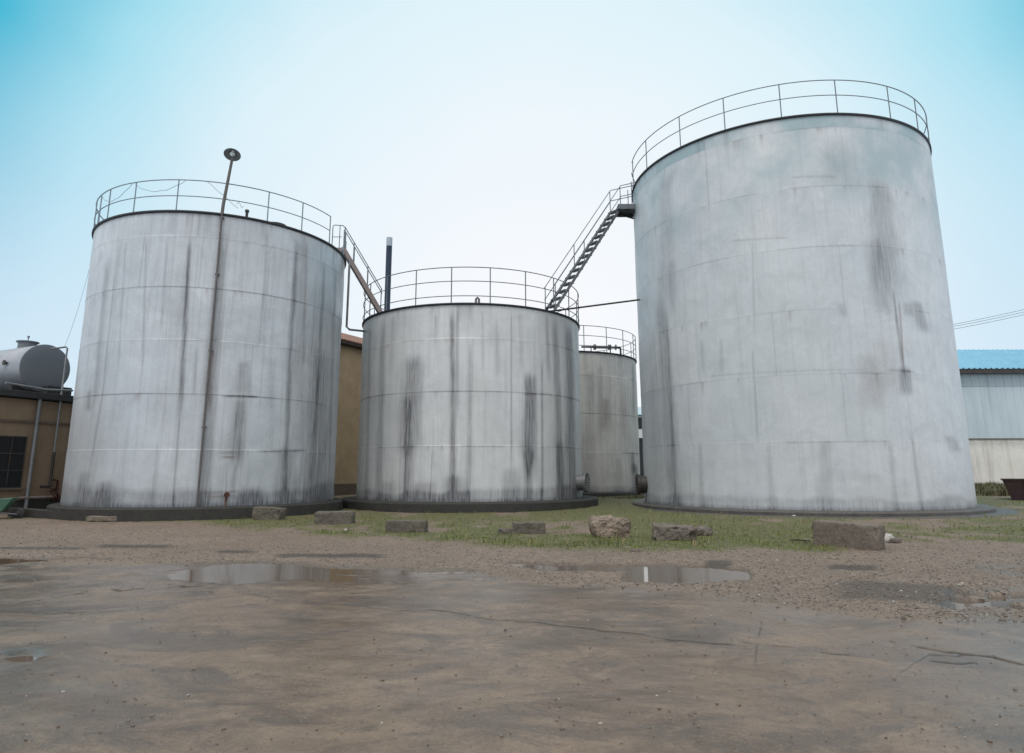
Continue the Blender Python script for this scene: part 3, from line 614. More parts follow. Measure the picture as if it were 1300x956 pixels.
# horizontal tank
cc = on_y(58, 467.5, 27.0); axd = Vector((-.905, .425, 0)); HT = thing('horizontal_tank', 'grey horizontal cylinder tank lying on the flat roof at the left edge', 'tank', (cc.x, cc.y, WH+.4))
cz = cc.z-(WH+.4); rc = .97
b = MB(); b.lathe([(rc, 0), (rc, 1.5), (rc+.008, 1.51), (rc+.008, 1.55), (rc, 1.56), (rc, 4.5)], 72, (0, 0, cz), axd); b.lathe([(rc, 4.5), (rc*.8, 4.65), (rc*.4, 4.72), (0, 4.74)], 72, (0, 0, cz), axd); b.build('body', M['cyl'], HT)
b = MB(); b.lathe([(0, -.05), (rc*.5, -.045), (rc*.85, -.03), (rc, .0), (rc+.015, .004), (rc+.015, .03), (rc, .035)], 72, (0, 0, cz), axd); b.build('end_cap', M['cyl_end'], HT)
b = MB(); c = axd*1.5+Vector((0, 0, cz+rc-.12)); b.lathe([(.34, 0), (.34, .34), (.41, .34), (.41, .385), (0, .40)], 28, c, None, False)
b.tube([c+Vector((0, 0, .4)), c+Vector((0, 0, .62))], .02, 6); b.tube([c+Vector((0, 0, .56)), c+Vector((0, 0, .64))], .045, 8); b.build('hatch', M['cyl_end'], HT)
b = MB()
for s in (.7, 2.3, 4.0): b.box(axd*s+Vector((0, 0, .12)), (.25, 1.7, cz-rc*.75), math.atan2(axd.y, axd.x))
b.build('cradle', M['slab_roof'], HT)
b = MB(); sd = Vector((axd.y, -axd.x, 0)); sd = sd if sd.y < 0 else -sd; c = axd*.95+sd*rc*.98+Vector((0, 0, cz+.15)); b.tube([c, c+sd*.12], .05, 8); b.tube([c+sd*.1, c+sd*.13], .11, 10); b.build('nozzle', M['dark_steel'], HT)
# green wheelbarrow poking into the picture
wb = on_z(-5, 661, 0); WBt = thing('wheelbarrow', 'green metal wheelbarrow half out of frame by the ochre house', 'wheelbarrow', (wb.x, wb.y, 0), .35)
b = MB(); tr = [(-.55, -.3, .62), (.45, -.3, .72), (.45, .3, .72), (-.55, .3, .62)]; bt = [(-.35, -.18, .32), (.15, -.18, .3), (.15, .18, .3), (-.35, .18, .32)]
b.add(tr+bt, [(0, 1, 5, 4), (1, 2, 6, 5), (2, 3, 7, 6), (3, 0, 4, 7), (4, 5, 6, 7)]); wt = b.build('tray', M['steel_green'], WBt); sm = wt.modifiers.new('solid', 'SOLIDIFY'); sm.thickness = .012
b = MB(); 
for s in (-.22, .22): b.tube([(-1.0, s*1.2, .6), (-.3, s, .3), (.55, s*.25, .19)], .018, 8)
for s in (-.22, .22): b.tube([(-.3, s, .3), (-.4, s, .02), (-.15, s, .02), (-.1, s, .28)], .016, 8)
b.build('frame', M['pipe'], WBt)
b = MB(); b.lathe([(.13, -.035), (.18, -.04), (.2, 0), (.18, .04), (.13, .035)], 24, (.55, 0, .2), (0, 1, 0)); b.lathe([(0, -.02), (.13, -.03), (.13, .03), (0, .02)], 24, (.55, 0, .2), (0, 1, 0)); b.build('wheel', M['cable'], WBt)

# ------------------------------------------------------------------ tall ochre house between the left and middle tank
A2 = Vector((-9.55, 36.9, 0)); B2 = Vector((-8.2, 39.5, 0)); dv2 = (B2-A2).normalized()
z_e = on_y(434, 438, 36.9).z
TH_ = thing('tiled_house', 'tall golden-ochre house with clay roof tiles behind the left tank', 'house', A2, math.atan2(dv2.y, dv2.x))
b = MB(); b.box((1.5, 4, z_e/2-.2), (11, 8, z_e+.4)); b.build('wall', M['ochre_gold'], TH_)
b = MB(); b.box((1.5, -.03, .4), (11, .06, .9)); b.build('plinth', M['ledge'], TH_)
b = MB(); b.box((1.5, -.22, z_e+.02), (11.4, .44, .1)); b.box((1.5, -.46, z_e+.06), (11.4, .04, .13)); b.build('eave', M['wood_dark'], TH_)
b = MB(); n = 60; pts0 = []; 
for i in range(n*4+1):
    x = -4.2+11.4*i/(n*4); h = .05*abs(math.sin(i/4*PI)); pts0.append((x, h))
rows = 14; vs = []; fs = []
for j in range(rows+1):
    y = -.55+j*(4.6/rows); zz = z_e+.16+j*(1.7/rows)
    for x, h in pts0: vs.append((x, y, zz+h))
for j in range(rows):
    for i in range(len(pts0)-1):
        a0 = j*len(pts0)+i; fs.append((a0, a0+1, a0+1+len(pts0), a0+len(pts0)))
b.add(vs, fs); ro = b.build('roof', M['tile'], TH_); sm = ro.modifiers.new('s', 'SOLIDIFY'); sm.thickness = .05
b = MB(); b.add([(-4.2, 4.05, z_e+1.84), (7.2, 4.05, z_e+1.84), (7.2, 8.5, z_e+.15), (-4.2, 8.5, z_e+.15)], [(0, 1, 2, 3)]); b.build('rear_roof', M['tile'], TH_)

# ------------------------------------------------------------------ warehouse on the right
WY = 50.0
WT = thing('warehouse', 'long pale warehouse with a bright blue roof at the right edge', 'warehouse', (34, WY, .25), 0)
x0, x1 = -4.0, 22.0; zp = on_y(1250, 557.5, WY).z-.25; zs_ = on_y(1250, 490.5, WY).z-.25; ze = on_y(1250, 473, WY).z-.25
b = MB(); b.box(((x0+x1)/2, 8, zp/2-.3), (x1-x0, 16, zp+.6)); b.build('lower_wall', M['white_wall'], WT)
def corr(x0, x1, z0, z1, y, pitch, amp):
    b = MB(); vs = []; x = x0; prof = []
    while x < x1:
        prof += [(x, 0), (x+pitch*.62, 0), (x+pitch*.7, -amp), (x+pitch*.92, -amp)]; x += pitch
    for z in (z0, z1): vs += [(px_, y+py_, z) for px_, py_ in prof]
    n = len(prof); b.add(vs, [(i, i+1, n+i+1, n+i) for i in range(n-1)]); return b
b = corr(x0, x1, zp+.0, zs_, -.06, .62, .025); b.box(((x0+x1)/2, 8, (zp+zs_)/2), (x1-x0, 15.9, zs_-zp-.02)); b.build('wall_panel', M['panel'], WT)
b = corr(x0, x1, zs_, ze, -.10, .62, .03); b.box(((x0+x1)/2, 8, (zs_+ze)/2), (x1-x0, 15.88, ze-zs_-.02)); b.build('upper_panel', M['panel_up'], WT)
b = MB(); b.box(((x0+x1)/2, -.2, zp+.01), (x1-x0, .06, .07)); b.build('flashing', M['ledge'], WT)
b = MB(); b.box(((x0+x1)/2, -.35, ze+.02), (x1-x0+.4, .5, .34)); b.build('gutter', M['dark_steel'], WT)
ridge = on_y(1250, 444.5, WY+7.5).z-.25
b = MB(); prof = []; x = x0-.2
while x < x1+.2: prof += [(x, 0), (x+.26, 0), (x+.30, .07), (x+.38, .07), (x+.42, 0)]; x += .42
vs = [(a_, -.65, ze+.2+h) for a_, h in prof]+[(a_, 7.5, ridge+h) for a_, h in prof]+[(a_, 16.6, ze+.2+h) for a_, h in prof]; n = len(prof)
b.add(vs, [(i, i+1, n+i+1, n+i) for i in range(n-1)]+[(n+i, n+i+1, 2*n+i+1, 2*n+i) for i in range(n-1)]); b.build('roof', M['blue_roof'], WT)
for x in (x0, x1): b = MB(); b.add([(x, 0, ze), (x, 16, ze), (x, 7.5, ridge)], [(0, 1, 2)]); b.build('gable', M['panel_up'], WT)
# far shed seen in the slit between two tanks
FY = 62.0; fz = lambda y: on_y(812, y, FY).z-.2
FS = thing('far_shed', 'distant pale shed with dark openings in the slit left of the tall tank', 'shed', (14.0, FY, .2))
b = MB(); b.box((0, 4, fz(546)/2+fz(556)/2), (14, 8, fz(546)-fz(556))); b.box((0, 4.2, fz(545)), (13.8, 7.6, .1)); b.box((0, 4, fz(528.5)), (14, 8, .2)); b.build('wall', M['shed_wall'], FS)
b = MB(); b.box((0, 4.3, (fz(528)+fz(546))/2), (13.6, 7.4, fz(528)-fz(546)-.05)); b.build('upper_opening', M['glass'], FS)
b = MB(); b.box((0, 4.3, fz(557)/2-.1), (13.6, 7.4, fz(557)+.2)); b.build('lower_opening', M['glass'], FS)
b = MB(); 
for i in range(6): b.box((-6.9+i*2.76, .2, fz(528)/2), (.22, .22, fz(528)))
b.build('post', M['shed_wall'], FS)
b = MB(); b.add([(-7.2, -.4, fz(528.5)+.12), (7.2, -.4, fz(528.5)+.12), (7.2, 6, fz(509)), (-7.2, 6, fz(509)), (7.2, 9, fz(528)), (-7.2, 9, fz(528))], [(0, 1, 2, 3), (3, 2, 4, 5)]); b.build('roof', M['shed_roof'], FS)

# maroon skip
sp0 = on_z(1287, 638.5, 0.02); sp0 = Vector((sp0.x, sp0.y, .02))
SK = thing('waste_skip', 'dark maroon metal skip with sloping ends by the white warehouse wall', 'skip', (sp0.x, sp0.y, .02), -.62)
hh = on_y(1290, 609.5, sp0.y).z-.0
b = MB(); b.add([(0, 0, 0), (2.6, 0, 0), (2.6, 1.6, 0), (0, 1.6, 0), (-.32, -.1, hh), (2.95, -.1, hh), (2.95, 1.7, hh), (-.32, 1.7, hh)], [(0, 3, 2, 1), (0, 1, 5, 4), (1, 2, 6, 5), (2, 3, 7, 6), (3, 0, 4, 7)]); sk = b.build('body', M['maroon'], SK); sm = sk.modifiers.new('s', 'SOLIDIFY'); sm.thickness = .02
b = MB(); b.beam((-.34, -.12, hh), (2.97, -.12, hh), .05, .06); b.beam((-.34, 1.72, hh), (2.97, 1.72, hh), .05, .06); b.beam((-.34, -.1, hh), (-.34, 1.7, hh), .05, .06); b.build('rim', M['maroon'], SK)
b = MB()
for x in (.5, 1.3, 2.1): b.beam((x, -.03, .05), (x, -.14, hh-.04), .07, .05, (1, 0, 0))
b.build('rib', M['maroon'], SK)

# ------------------------------------------------------------------ ground
def seg_mask(px, py, top, bot, soft, x0, x1, softx=12):
    """1 between two polylines given in survey pixels"""
    tx, ty = zip(*top); bx, by = zip(*bot); T_ = np.interp(px, tx, ty); B_ = np.interp(px, bx, by)
    return sstep(T_-soft, T_+soft, py)*sstep(B_+soft, B_-soft, py)*sstep(x0-softx, x0+softx, px)*sstep(x1+softx, x1-softx, px)
GRAV = [(0, 716), (100, 716), (250, 718), (400, 720), (520, 724), (600, 730), (700, 745), (800, 750), (900, 755), (960, 768), (1100, 782), (1200, 792), (1300, 796)]
GTOP = [(0, 655), (300, 655), (640, 655), (1300, 650)]
GBOT = [(0, 660), (240, 664), (330, 676), (430, 681), (560, 690), (640, 698), (720, 702), (830, 703), (960, 700), (1040, 704), (1130, 694), (1300, 694)]
def masks(X, Y):
    px, py = to_px(X, Y, 0*X); front = Y > 1.5
    wx = px+34*(fbm(X*.8, Y*.8, 5, 4)-.5); wy = py+(9*(fbm(X*1.3+40, Y*.9, 6, 5)-.5))*np.clip(8/np.maximum(Y, 1)*1.4, .3, 1.6)
    grav = np.where(front, sstep(-5, 5, np.interp(wx, *zip(*GRAV))-wy), 0.0)
    grass = np.where(front, sstep(-4, 4, np.interp(px, *zip(*GBOT))-(py+11*(fbm(X*1.1+3, Y*.7, 15, 4)-.5))), 0.0)
    pch = fbm(X*.55+11, Y*.35, 21, 5); pch2 = fbm(X*2.2, Y*1.4, 22, 4)
    bias = np.interp(px, [0, 250, 320, 420, 460, 560, 700, 760, 820, 900, 1100, 1180, 1300], [-.06, .0, .08, .11, .03, .04, .03, .05, .13, .14, .12, .03, .04])
    grass = grass*sstep(.40, .56, pch*.6+pch2*.4+bias)
    pud = np.maximum.reduce([
        seg_mask(wx, wy, [(80, 719), (240, 717), (330, 716), (400, 720), (520, 724), (640, 730)], [(80, 722), (200, 736), (240, 739), (330, 738), (420, 738), (520, 738), (640, 742)], 3.5, 205, 610, 35)*(.35+.65*sstep(.34, .5, fbm(X*.9, Y*2.2, 44, 4))),
        seg_mask(wx, wy, [(0, 708), (120, 709), (200, 712)], [(0, 716), (120, 713), (200, 712)], 1.5, -50, 150, 20),
        seg_mask(wx, wy, [(640, 712), (700, 716), (760, 718), (800, 719)], [(640, 720), (700, 726), (760, 727), (800, 727)], 1.5, 650, 800, 8),
        seg_mask(wx, wy, [(800, 717), (900, 718), (960, 724)], [(790, 740), (860, 744), (940, 738)], 2, 800, 945, 10),
        .7*seg_mask(wx, wy, [(1180, 745), (1300, 735)], [(1180, 780), (1300, 782)], 4, 1200, 1330, 25)*sstep(.45, .6, fbm(X*1.5, Y*2.5, 31, 4)),
        np.exp(-(((wx-24)/26)**2+((wy-838)/6)**2))*.95])
    pud = np.where(front, pud, 0)
    return px, py, grav, grass, np.clip(pud, 0, 1)
def base_h(X, Y):
    return .20*sstep(24, 40, Y)
def ground_h(X, Y, grav, grass, pud):
    h = base_h(X, Y)+.032+.018*(fbm(X*.35, Y*.35, 1, 3)-.5)+.026*(fbm(X*1.3, Y*2.2, 2, 4)-.5)*(1-grav*.5)+.006*(fbm(X*6, Y*8, 12, 3)-.5)
    h += grav*(.012+.030*(fbm(X*5, Y*5, 3, 3)-.5))*np.clip(1-pud*1.2, 0, 1)
    h += grass*.025*fbm(X*3, Y*3, 4, 3)
    far = np.clip((np.hypot(X, Y-20)-60)/400, 0, 1); h += far*2.0*fbm(X*.01, Y*.01, 9, 2)
    return h-pud*.062
ys = [-400, -150, -60, -25, -12, -6, -3, -1.5, 0, 1.2, 2.0]
yy = 2.4
while yy < 45: ys.append(yy); yy += max(yy*yy/(1.53*842)*.72, .012)
ys += [46, 48, 51, 55, 60, 68, 80, 100, 130, 180, 260, 400, 700, 1200, 2500]
ys = np.array(ys); nx = 1200; u = np.linspace(-1, 1, nx)
W = np.where(ys < 2, 6+np.abs(ys-2)*1.6, np.where(ys < 46, .88*ys+2.6, 43+(ys-46)*1.3))
X = u[None, :]*W[:, None]; Y = np.repeat(ys[:, None], nx, 1)
px, py, grav, grass, pud = masks(X, Y)
h = ground_h(X, Y, grav, grass, pud)
# cracks in the compacted mud
def cracks(px, py, X, Y):
    c = np.zeros_like(px)
    lines = [([(0, 768), (60, 763), (140, 753), (200, 748), (260, 744)], 1.0), ([(45, 786), (110, 781)], .9), ([(85, 748), (140, 742)], .7), ([(300, 752), (360, 768), (420, 772), (480, 776), (560, 781), (640, 790), (700, 793)], .8),
             ([(640, 790), (735, 799), (790, 806), (830, 812), (880, 818), (930, 822)], 1.2), ([(940, 822), (1010, 828), (1080, 834)], .7), ([(1120, 815), (1200, 830), (1260, 838), (1300, 850)], 1.2), ([(1180, 842), (1240, 845)], .9),
             ([(965, 790), (960, 830), (955, 866)], .7), ([(0, 730), (60, 742), (130, 748)], .6), ([(1140, 860), (1180, 835), (1230, 838)], .6)]
    for L, s in lines:
        lx, lyy = zip(*L)
        if abs(lx[-1]-lx[0]) > 25:
            y0 = np.interp(px, lx, lyy) if lx[0] < lx[-1] else np.interp(px, lx[::-1], lyy[::-1]); d = py-y0-4.5*(fbm(X*3.4, X*0+L[0][1], 33, 6)-.5)*2
            on = sstep(min(lx)-6, min(lx)+6, px)*sstep(max(lx)+6, max(lx)-6, px)
            c = np.maximum(c, s*np.exp(-(d/(.35+.9*fbm(X*5, Y*0, 37, 3)))**2)*on*sstep(.40, .5, fbm(X*3.2, Y*2, 34, 4)))
        else:
            x0_ = np.interp(py, lyy, lx); d = px-x0_-6*(fbm(Y*2.6, Y*0+3, 35, 5)-.5)*2; on = sstep(lyy[0]-6, lyy[0]+6, py)*sstep(lyy[-1]+6, lyy[-1]-6, py)
            c = np.maximum(c, s*np.exp(-(d/1.0)**2)*on*sstep(.4, .5, fbm(X*3, Y*3, 36, 3)))
    return np.clip(c, 0, 1)
crk = np.where((Y > 2) & (Y < 12), cracks(px, py, X, Y), 0)
h -= crk*.010
h = np.where(Y > 46, h, h)
wet = sstep(.026, .004, h-base_h(X, Y)-.010)
strip = np.maximum.reduce([seg_mask(px, py, [(130, 694), (220, 694)], [(130, 698.5), (220, 698)], 1, 125, 215, 12), seg_mask(px, py, [(270, 702), (330, 702)], [(270, 705), (330, 705)], 1, 275, 322, 8),
      seg_mask(px, py, [(350, 706), (490, 706)], [(350, 711), (490, 711)], 1.2, 352, 486, 12), seg_mask(px, py, [(1040, 721), (1120, 722)], [(1040, 727), (1120, 728)], 1, 1050, 1115, 10), seg_mask(px, py, [(0, 697), (120, 698)], [(0, 700), (120, 700)], 1, -10, 110, 8),
      seg_mask(px, py, [(890, 714), (935, 715)], [(890, 722), (935, 721)], 1, 895, 930, 8), .8*seg_mask(px, py, [(1080, 740), (1200, 748)], [(1080, 764), (1200, 772)], 3, 1060, 1220, 25)])
strip = np.where(Y > 2, strip, 0)
sheen = np.maximum.reduce([sstep(1150, 1290, px+60*(fbm(X*1.2, Y*1.6, 41, 4)-.5))*sstep(690, 740, py), .9*np.exp(-(((px-835)/70)**2+((py-815)/52)**2)**1.5), .8*sstep(230, 40, px)*sstep(742, 765, py), .7*np.exp(-(((px-470)/160)**2+((py-790)/60)**2)), .5*seg_mask(px, py, [(600, 738), (1000, 755)], [(600, 765), (1000, 800)], 6, 600, 1000, 40)])
sheen = np.where((Y > 2) & (Y < 14), sheen*sstep(.36, .6, fbm(X*1.1, Y*2.0, 42, 5)), 0)
attr = np.stack([grav, grass, np.clip(np.maximum(wet*.8, pud), 0, 1), np.clip(crk, 0, 1)], -1)
attr2 = np.stack([np.clip(strip, 0, 1), pud, np.clip(sheen, 0, 1), h*0+1], -1)
m, n = X.shape; i = np.arange(m-1)[:, None]*n; j = np.arange(n-1)[None, :]
f = np.stack([i+j, i+j+1, i+n+j+1, i+n+j], -1).reshape(-1, 4)

t = NT('yard_ground'); g = t.n('ShaderNodeNewGeometry'); P = (g, 0)
at = t.n('ShaderNodeAttribute', attribute_name='zone'); sep = t.n('ShaderNodeSeparateColor'); t.l(at, 0, sep, 0)
at2 = t.n('ShaderNodeAttribute', attribute_name='zone2'); sep2 = t.n('ShaderNodeSeparateColor'); t.l(at2, 0, sep2, 0)
n1 = t.noise(P, .45, 6, .62, .5); n2 = t.noise(t.mapping(P, (1, 1.5, 1)), 1.3, 9, .72, .8); n3 = t.noise(P, 9, 6, .7); n4 = t.noise(P, 70, 4, .7)
n5 = t.noise(t.mapping(P, (1, 1.5, 1), (7, 5, 0)), .85, 8, .7, 1.1)
mud = t.mix(t.ramp(n2, .36, .64), (.095, .062, .040), (.25, .172, .112))
mud = t.mix(t.ramp(n1, .4, .65, 0, .6), mud, (.20, .137, .088))
mud = t.mix(t.ramp(n5, .50, .60, 0, .7), mud, (.066, .045, .031))
mud = t.mix(t.ramp(n3, .5, .72, 0, .45), mud, (.06, .046, .036))
n6 = t.noise(P, 26, 5, .75)
mud = t.mix(t.ramp(n4, .56, .72, 0, .7), mud, (.30, .225, .16)); mud = t.mix(t.ramp(n4, .44, .32, 0, .7), mud, (.05, .036, .027)); mud = t.mix(t.ramp(n6, .52, .68, 0, .4), mud, (.10, .07, .052)); mud = t.mix(t.ramp(n6, .44, .3, 0, .45), mud, (.27, .2, .145))
grv = t.mix(t.ramp(n3, .35, .65), (.13, .088, .058), (.26, .185, .128))
vo = t.n('ShaderNodeTexVoronoi'); vo.inputs['Scale'].default_value = 58; t.val(vo.inputs['Vector'], P)
sv = t.n('ShaderNodeSeparateColor'); t.l(vo, 1, sv, 0)
grv = t.mix(t.ramp((sv, 0), .3, 1, 0, .75), grv, (.27, .225, .19)); grv = t.mix(t.ramp((sv, 1), .55, 1, 0, .8), grv, (.045, .036, .03))
grv = t.mix(t.ramp(n1, .45, .65, 0, .5), grv, (.13, .095, .066))
c = t.mix(sep, mud, grv)
far = t.n('ShaderNodeSeparateXYZ'); t.val(far.inputs[0], P)
gr = t.mix(t.ramp(n3, .35, .65), (.045, .055, .012), (.12, .13, .03)); gr = t.mix(t.ramp(n4, .5, .7, 0, .6), gr, (.11, .085, .055))
c = t.mix(t.math('MULTIPLY', (sep, 1), .8), c, gr)
c = t.mix(t.ramp((far, 1), 38, 46), c, gr)
c = t.mix(t.math('MULTIPLY', (sep, 2), .55), c, (.05, .037, .028))
c = t.mix(t.math('MULTIPLY', (sep2, 2), .25), c, (.06, .045, .035))
c = t.mix(t.math('MULTIPLY', (sep2, 0), .75), c, (.03, .024, .02))
c = t.mix(t.math('MULTIPLY', (at, 3), .7), c, (.03, .022, .017))
rm = t.ramp(n5, .42, .60, .36, .07)                              # damp patches of the mud are glossier
rm2 = t.math('ADD', rm, t.ramp(n3, .3, .7, -.05, .12))
rg = t.math('ADD', t.math('MULTIPLY', t.math('SUBTRACT', .72, rm2), sep), rm2)
rw = t.math('SUBTRACT', rg, t.math('MULTIPLY', (sep, 2), .26), True); rw = t.math('SUBTRACT', rw, t.math('MULTIPLY', (sep2, 2), .34), True); rw = t.math('MAXIMUM', rw, .12); rw = t.math('MAXIMUM', rw, (at, 3))
bh = t.math('ADD', t.math('MULTIPLY', n3, .9), t.math('ADD', t.math('MULTIPLY', n6, .7), t.math('MULTIPLY', n4, .5)))
b1 = t.bump(t.math('MULTIPLY', bh, t.math('SUBTRACT', 1.0, t.math('MULTIPLY', (sep, 2), .8))), .45, .012)
vb = t.math('MULTIPLY', t.math('SUBTRACT', 1.0, vo), t.math('MULTIPLY', sep, 1.0))
t.bump(vb, .45, .012, b1)
GM = t.set(Base_Color=c, Roughness=rw); t.b.inputs['Specular IOR Level'].default_value = .5
gnd = np_mesh('ground', np.stack([X, Y, h], -1).reshape(-1, 3), f, GM, None, True, {'zone': attr.reshape(-1, 4), 'zone2': attr2.reshape(-1, 4)})
tag(gnd, kind='structure')
# puddle water: one level sheet that the ground rises out of
wv = np.array([(-9.5, 3.6, 0), (9.5, 3.6, 0), (15, 13.2, 0), (-15, 13.2, 0)], float)
t = NT('puddle_water'); g = t.n('ShaderNodeNewGeometry')
t.bump(t.noise((g, 0), 5, 3), .02, .01)
WM = t.set(Base_Color=(.12, .085, .06, 1), Roughness=.035, IOR=1.36)
tag(np_mesh('puddle_water', wv, np.array([[0, 1, 2, 3]]), WM, None, False), kind='structure')

def gh(x, y):
    X_ = np.array([float(x)]); Y_ = np.array([float(y)]); mm = masks(X_, Y_); return float(ground_h(X_, Y_, mm[2], mm[3], mm[4])[0])
# gravel stones
def scatter_stones(N, sizes, seed, keep):
    r = np.random.default_rng(seed); out_v = []; out_f = []; cnt = 0
    ico = np.array([(0, 0, 1), (.89, 0, .45), (.28, .85, .45), (-.72, .53, .45), (-.72, -.53, .45), (.28, -.85, .45), (.72, .53, -.45), (-.28, .85, -.45), (-.89, 0, -.45), (-.28, -.85, -.45), (.72, -.53, -.45), (0, 0, -1)])
    icf = np.array([(0, 1, 2), (0, 2, 3), (0, 3, 4), (0, 4, 5), (0, 5, 1), (1, 6, 2), (2, 7, 3), (3, 8, 4), (4, 9, 5), (5, 10, 1), (6, 7, 2), (7, 8, 3), (8, 9, 4), (9, 10, 5), (10, 6, 1), (11, 7, 6), (11, 8, 7), (11, 9, 8), (11, 10, 9), (11, 6, 10)])
    py_ = r.uniform(keep[0], keep[1], N); px_ = r.uniform(-60, 1360, N)
    Pz = np.array([on_z(a_, b_)[:2] for a_, b_ in zip(px_, py_)]); X_, Y_ = Pz[:, 0], Pz[:, 1]
    mm = masks(X_, Y_); k = keep[2](mm, r.random(N), Y_); X_, Y_ = X_[k], Y_[k]; mm = [q[k] for q in mm]
    hz = ground_h(X_, Y_, mm[2], mm[3], mm[4]); n = len(X_); s = sizes[0]+(sizes[1]-sizes[0])*r.random(n)**3.5
    sc3 = np.stack([s*r.uniform(.7, 1.3, n), s*r.uniform(.7, 1.3, n), s*r.uniform(.4, .75, n)], 1)
    V = ico[None]*r.uniform(.75, 1.2, (n, 12, 1))*sc3[:, None, :]; a_ = r.uniform(0, 6.28, n); ca, sa = np.cos(a_)[:, None], np.sin(a_)[:, None]
    V = np.stack([V[..., 0]*ca-V[..., 1]*sa, V[..., 0]*sa+V[..., 1]*ca, V[..., 2]], -1)+np.stack([X_, Y_, hz+sc3[:, 2]*.25], -1)[:, None, :]
    colr = np.repeat(np.stack([r.random(n), r.random(n), r.random(n), np.ones(n)], -1)[:, None, :], 12, 1)
    return V.reshape(-1, 3), (icf[None]+np.arange(n)[:, None, None]*12).reshape(-1, 3), colr.reshape(-1, 4)
t = NT('gravel_stone'); at = t.n('ShaderNodeAttribute', attribute_name='tint'); sep = t.n('ShaderNodeSeparateColor'); t.l(at, 0, sep, 0); g = t.n('ShaderNodeNewGeometry')
c = t.mix(sep, (.075, .058, .045), (.21, .165, .13)); c = t.mix(t.ramp((sep, 1), .93, .98), c, (.42, .4, .36)); c = t.mix(t.ramp(t.noise((g, 0), 60, 3), .4, .7, 0, .5), c, (.06, .048, .04))
SM = t.set(Base_Color=c, Roughness=.55)
v, f3, c3 = scatter_stones(34000, (.006, .021), 3, (664, 800, lambda m, r, Y: (m[2]*(1-m[3]*.75)*(1-m[4]*.9) > r*.95) & (Y < 23)))
v_b, f_b, c_b = scatter_stones(1300, (.004, .014), 13, (745, 960, lambda m, r, Y: ((1-m[4]) > r) & (Y > 3)))
v, f3, c3 = np.concatenate([v, v_b]), np.concatenate([f3, f_b+len(v)]), np.concatenate([c3, c_b])
tag(np_mesh('gravel', v, f3, SM, None, False, {'tint': c3}), 'loose gravel and small stones strewn across the muddy yard', 'gravel', kind='stuff')

# grass
def scatter_grass(N, seed, yr, hr, dens, wscale=1, xr=(-80, 1380), hx=None, world=None):
    r = np.random.default_rng(seed)
    if world is None:
        py_ = r.uniform(*yr, N); px_ = r.uniform(*xr, N); Pz = np.array([on_z(a_, b_)[:2] for a_, b_ in zip(px_, py_)]); X_, Y_ = Pz[:, 0], Pz[:, 1]
    else: X_ = r.uniform(world[0], world[1], N); Y_ = r.uniform(world[2], world[3], N)
    mm = masks(X_, Y_); k = dens(mm, r.random(N), X_, Y_)
    for q in ('L', 'C', 'R', 'B'): k &= np.hypot(X_-TK[q][0], Y_-TK[q][1]) > TK[q][2]+{'L': .66, 'C': .72, 'R': 1.12, 'B': .5}[q]
    X_, Y_ = X_[k], Y_[k]; mm = [q[k] for q in mm]; hz = ground_h(X_, Y_, mm[2], mm[3], mm[4]); n = len(X_)
    a_ = r.uniform(0, 6.28, n); hh = r.uniform(*hr, n)*(.6+.8*fbm(X_*1.2, Y_*1.2, 55, 3)); w = r.uniform(.004, .009, n)*wscale; ln = r.uniform(.2, .9, n)*hh
    d = np.stack([np.cos(a_), np.sin(a_), 0*a_], -1); s = np.stack([-np.sin(a_), np.cos(a_), 0*a_], -1); B0 = np.stack([X_, Y_, hz-.005], -1); Zv = np.array([0, 0, 1.])
    v0 = B0-s*w[:, None]; v1 = B0+s*w[:, None]; mid = B0+d*(ln*.35)[:, None]+Zv*(hh*.6)[:, None]
    v2 = mid+s*(w*.7)[:, None]; v3 = mid-s*(w*.7)[:, None]; tip = B0+d*ln[:, None]+Zv*hh[:, None]
    V = np.stack([v0, v1, v2, v3, tip], 1).reshape(-1, 3); o5 = np.arange(n)[:, None]*5
    Fq = np.concatenate([np.stack([o5+0, o5+1, o5+2], -1), np.stack([o5+0, o5+2, o5+3], -1), np.stack([o5+3, o5+2, o5+4], -1)], 0).reshape(-1, 3)
    cc_ = np.repeat(np.stack([r.random(n), fbm(X_*.9, Y_*.9, 66, 3), r.random(n), np.ones(n)], -1)[:, None, :], 5, 1)
    return V, Fq, cc_.reshape(-1, 4)
def grass_mat(name, a, b, dry, dryamt):
    t = NT(name); at = t.n('ShaderNodeAttribute', attribute_name='tint'); sep = t.n('ShaderNodeSeparateColor'); t.l(at, 0, sep, 0)
    c = t.mix(sep, a, b); c = t.mix(t.ramp((sep, 2), 1-dryamt-.05, 1-dryamt+.05), c, dry); c = t.mix(t.ramp((sep, 1), .35, .65, 0, .5), c, b)
    return t.set(Base_Color=c, Roughness=.65)
v, f3, c3 = scatter_grass(120000, 5, (640, 708), (.012, .038), lambda m, r, X, Y: (m[3]*.95 > r) & (Y < 34))
tag(np_mesh('short_grass', v, f3, grass_mat('short_grass_blades', (.05, .08, .010), (.15, .19, .024), (.22, .17, .08), .12), None, False, {'tint': c3}), 'short mossy grass growing in patches between the yard and the tanks', 'grass', kind='stuff')
v, f3, c3 = scatter_grass(16000, 15, (640, 700), (.05, .15), lambda m, r, X, Y: (m[3]*.95 > r) & (fbm(X*1.6, Y*1.6, 88, 3) > .60) & (Y < 34) | ((np.minimum.reduce([np.abs(np.hypot(X-TK[q][0], Y-TK[q][1])-TK[q][2]-e) for q, e in (('L', .5), ('C', .85), ('R', 1.25))]) < .22) & (r < .8) & (fbm(X*1.3, Y*1.3, 89, 3) > .42)), 1.3)
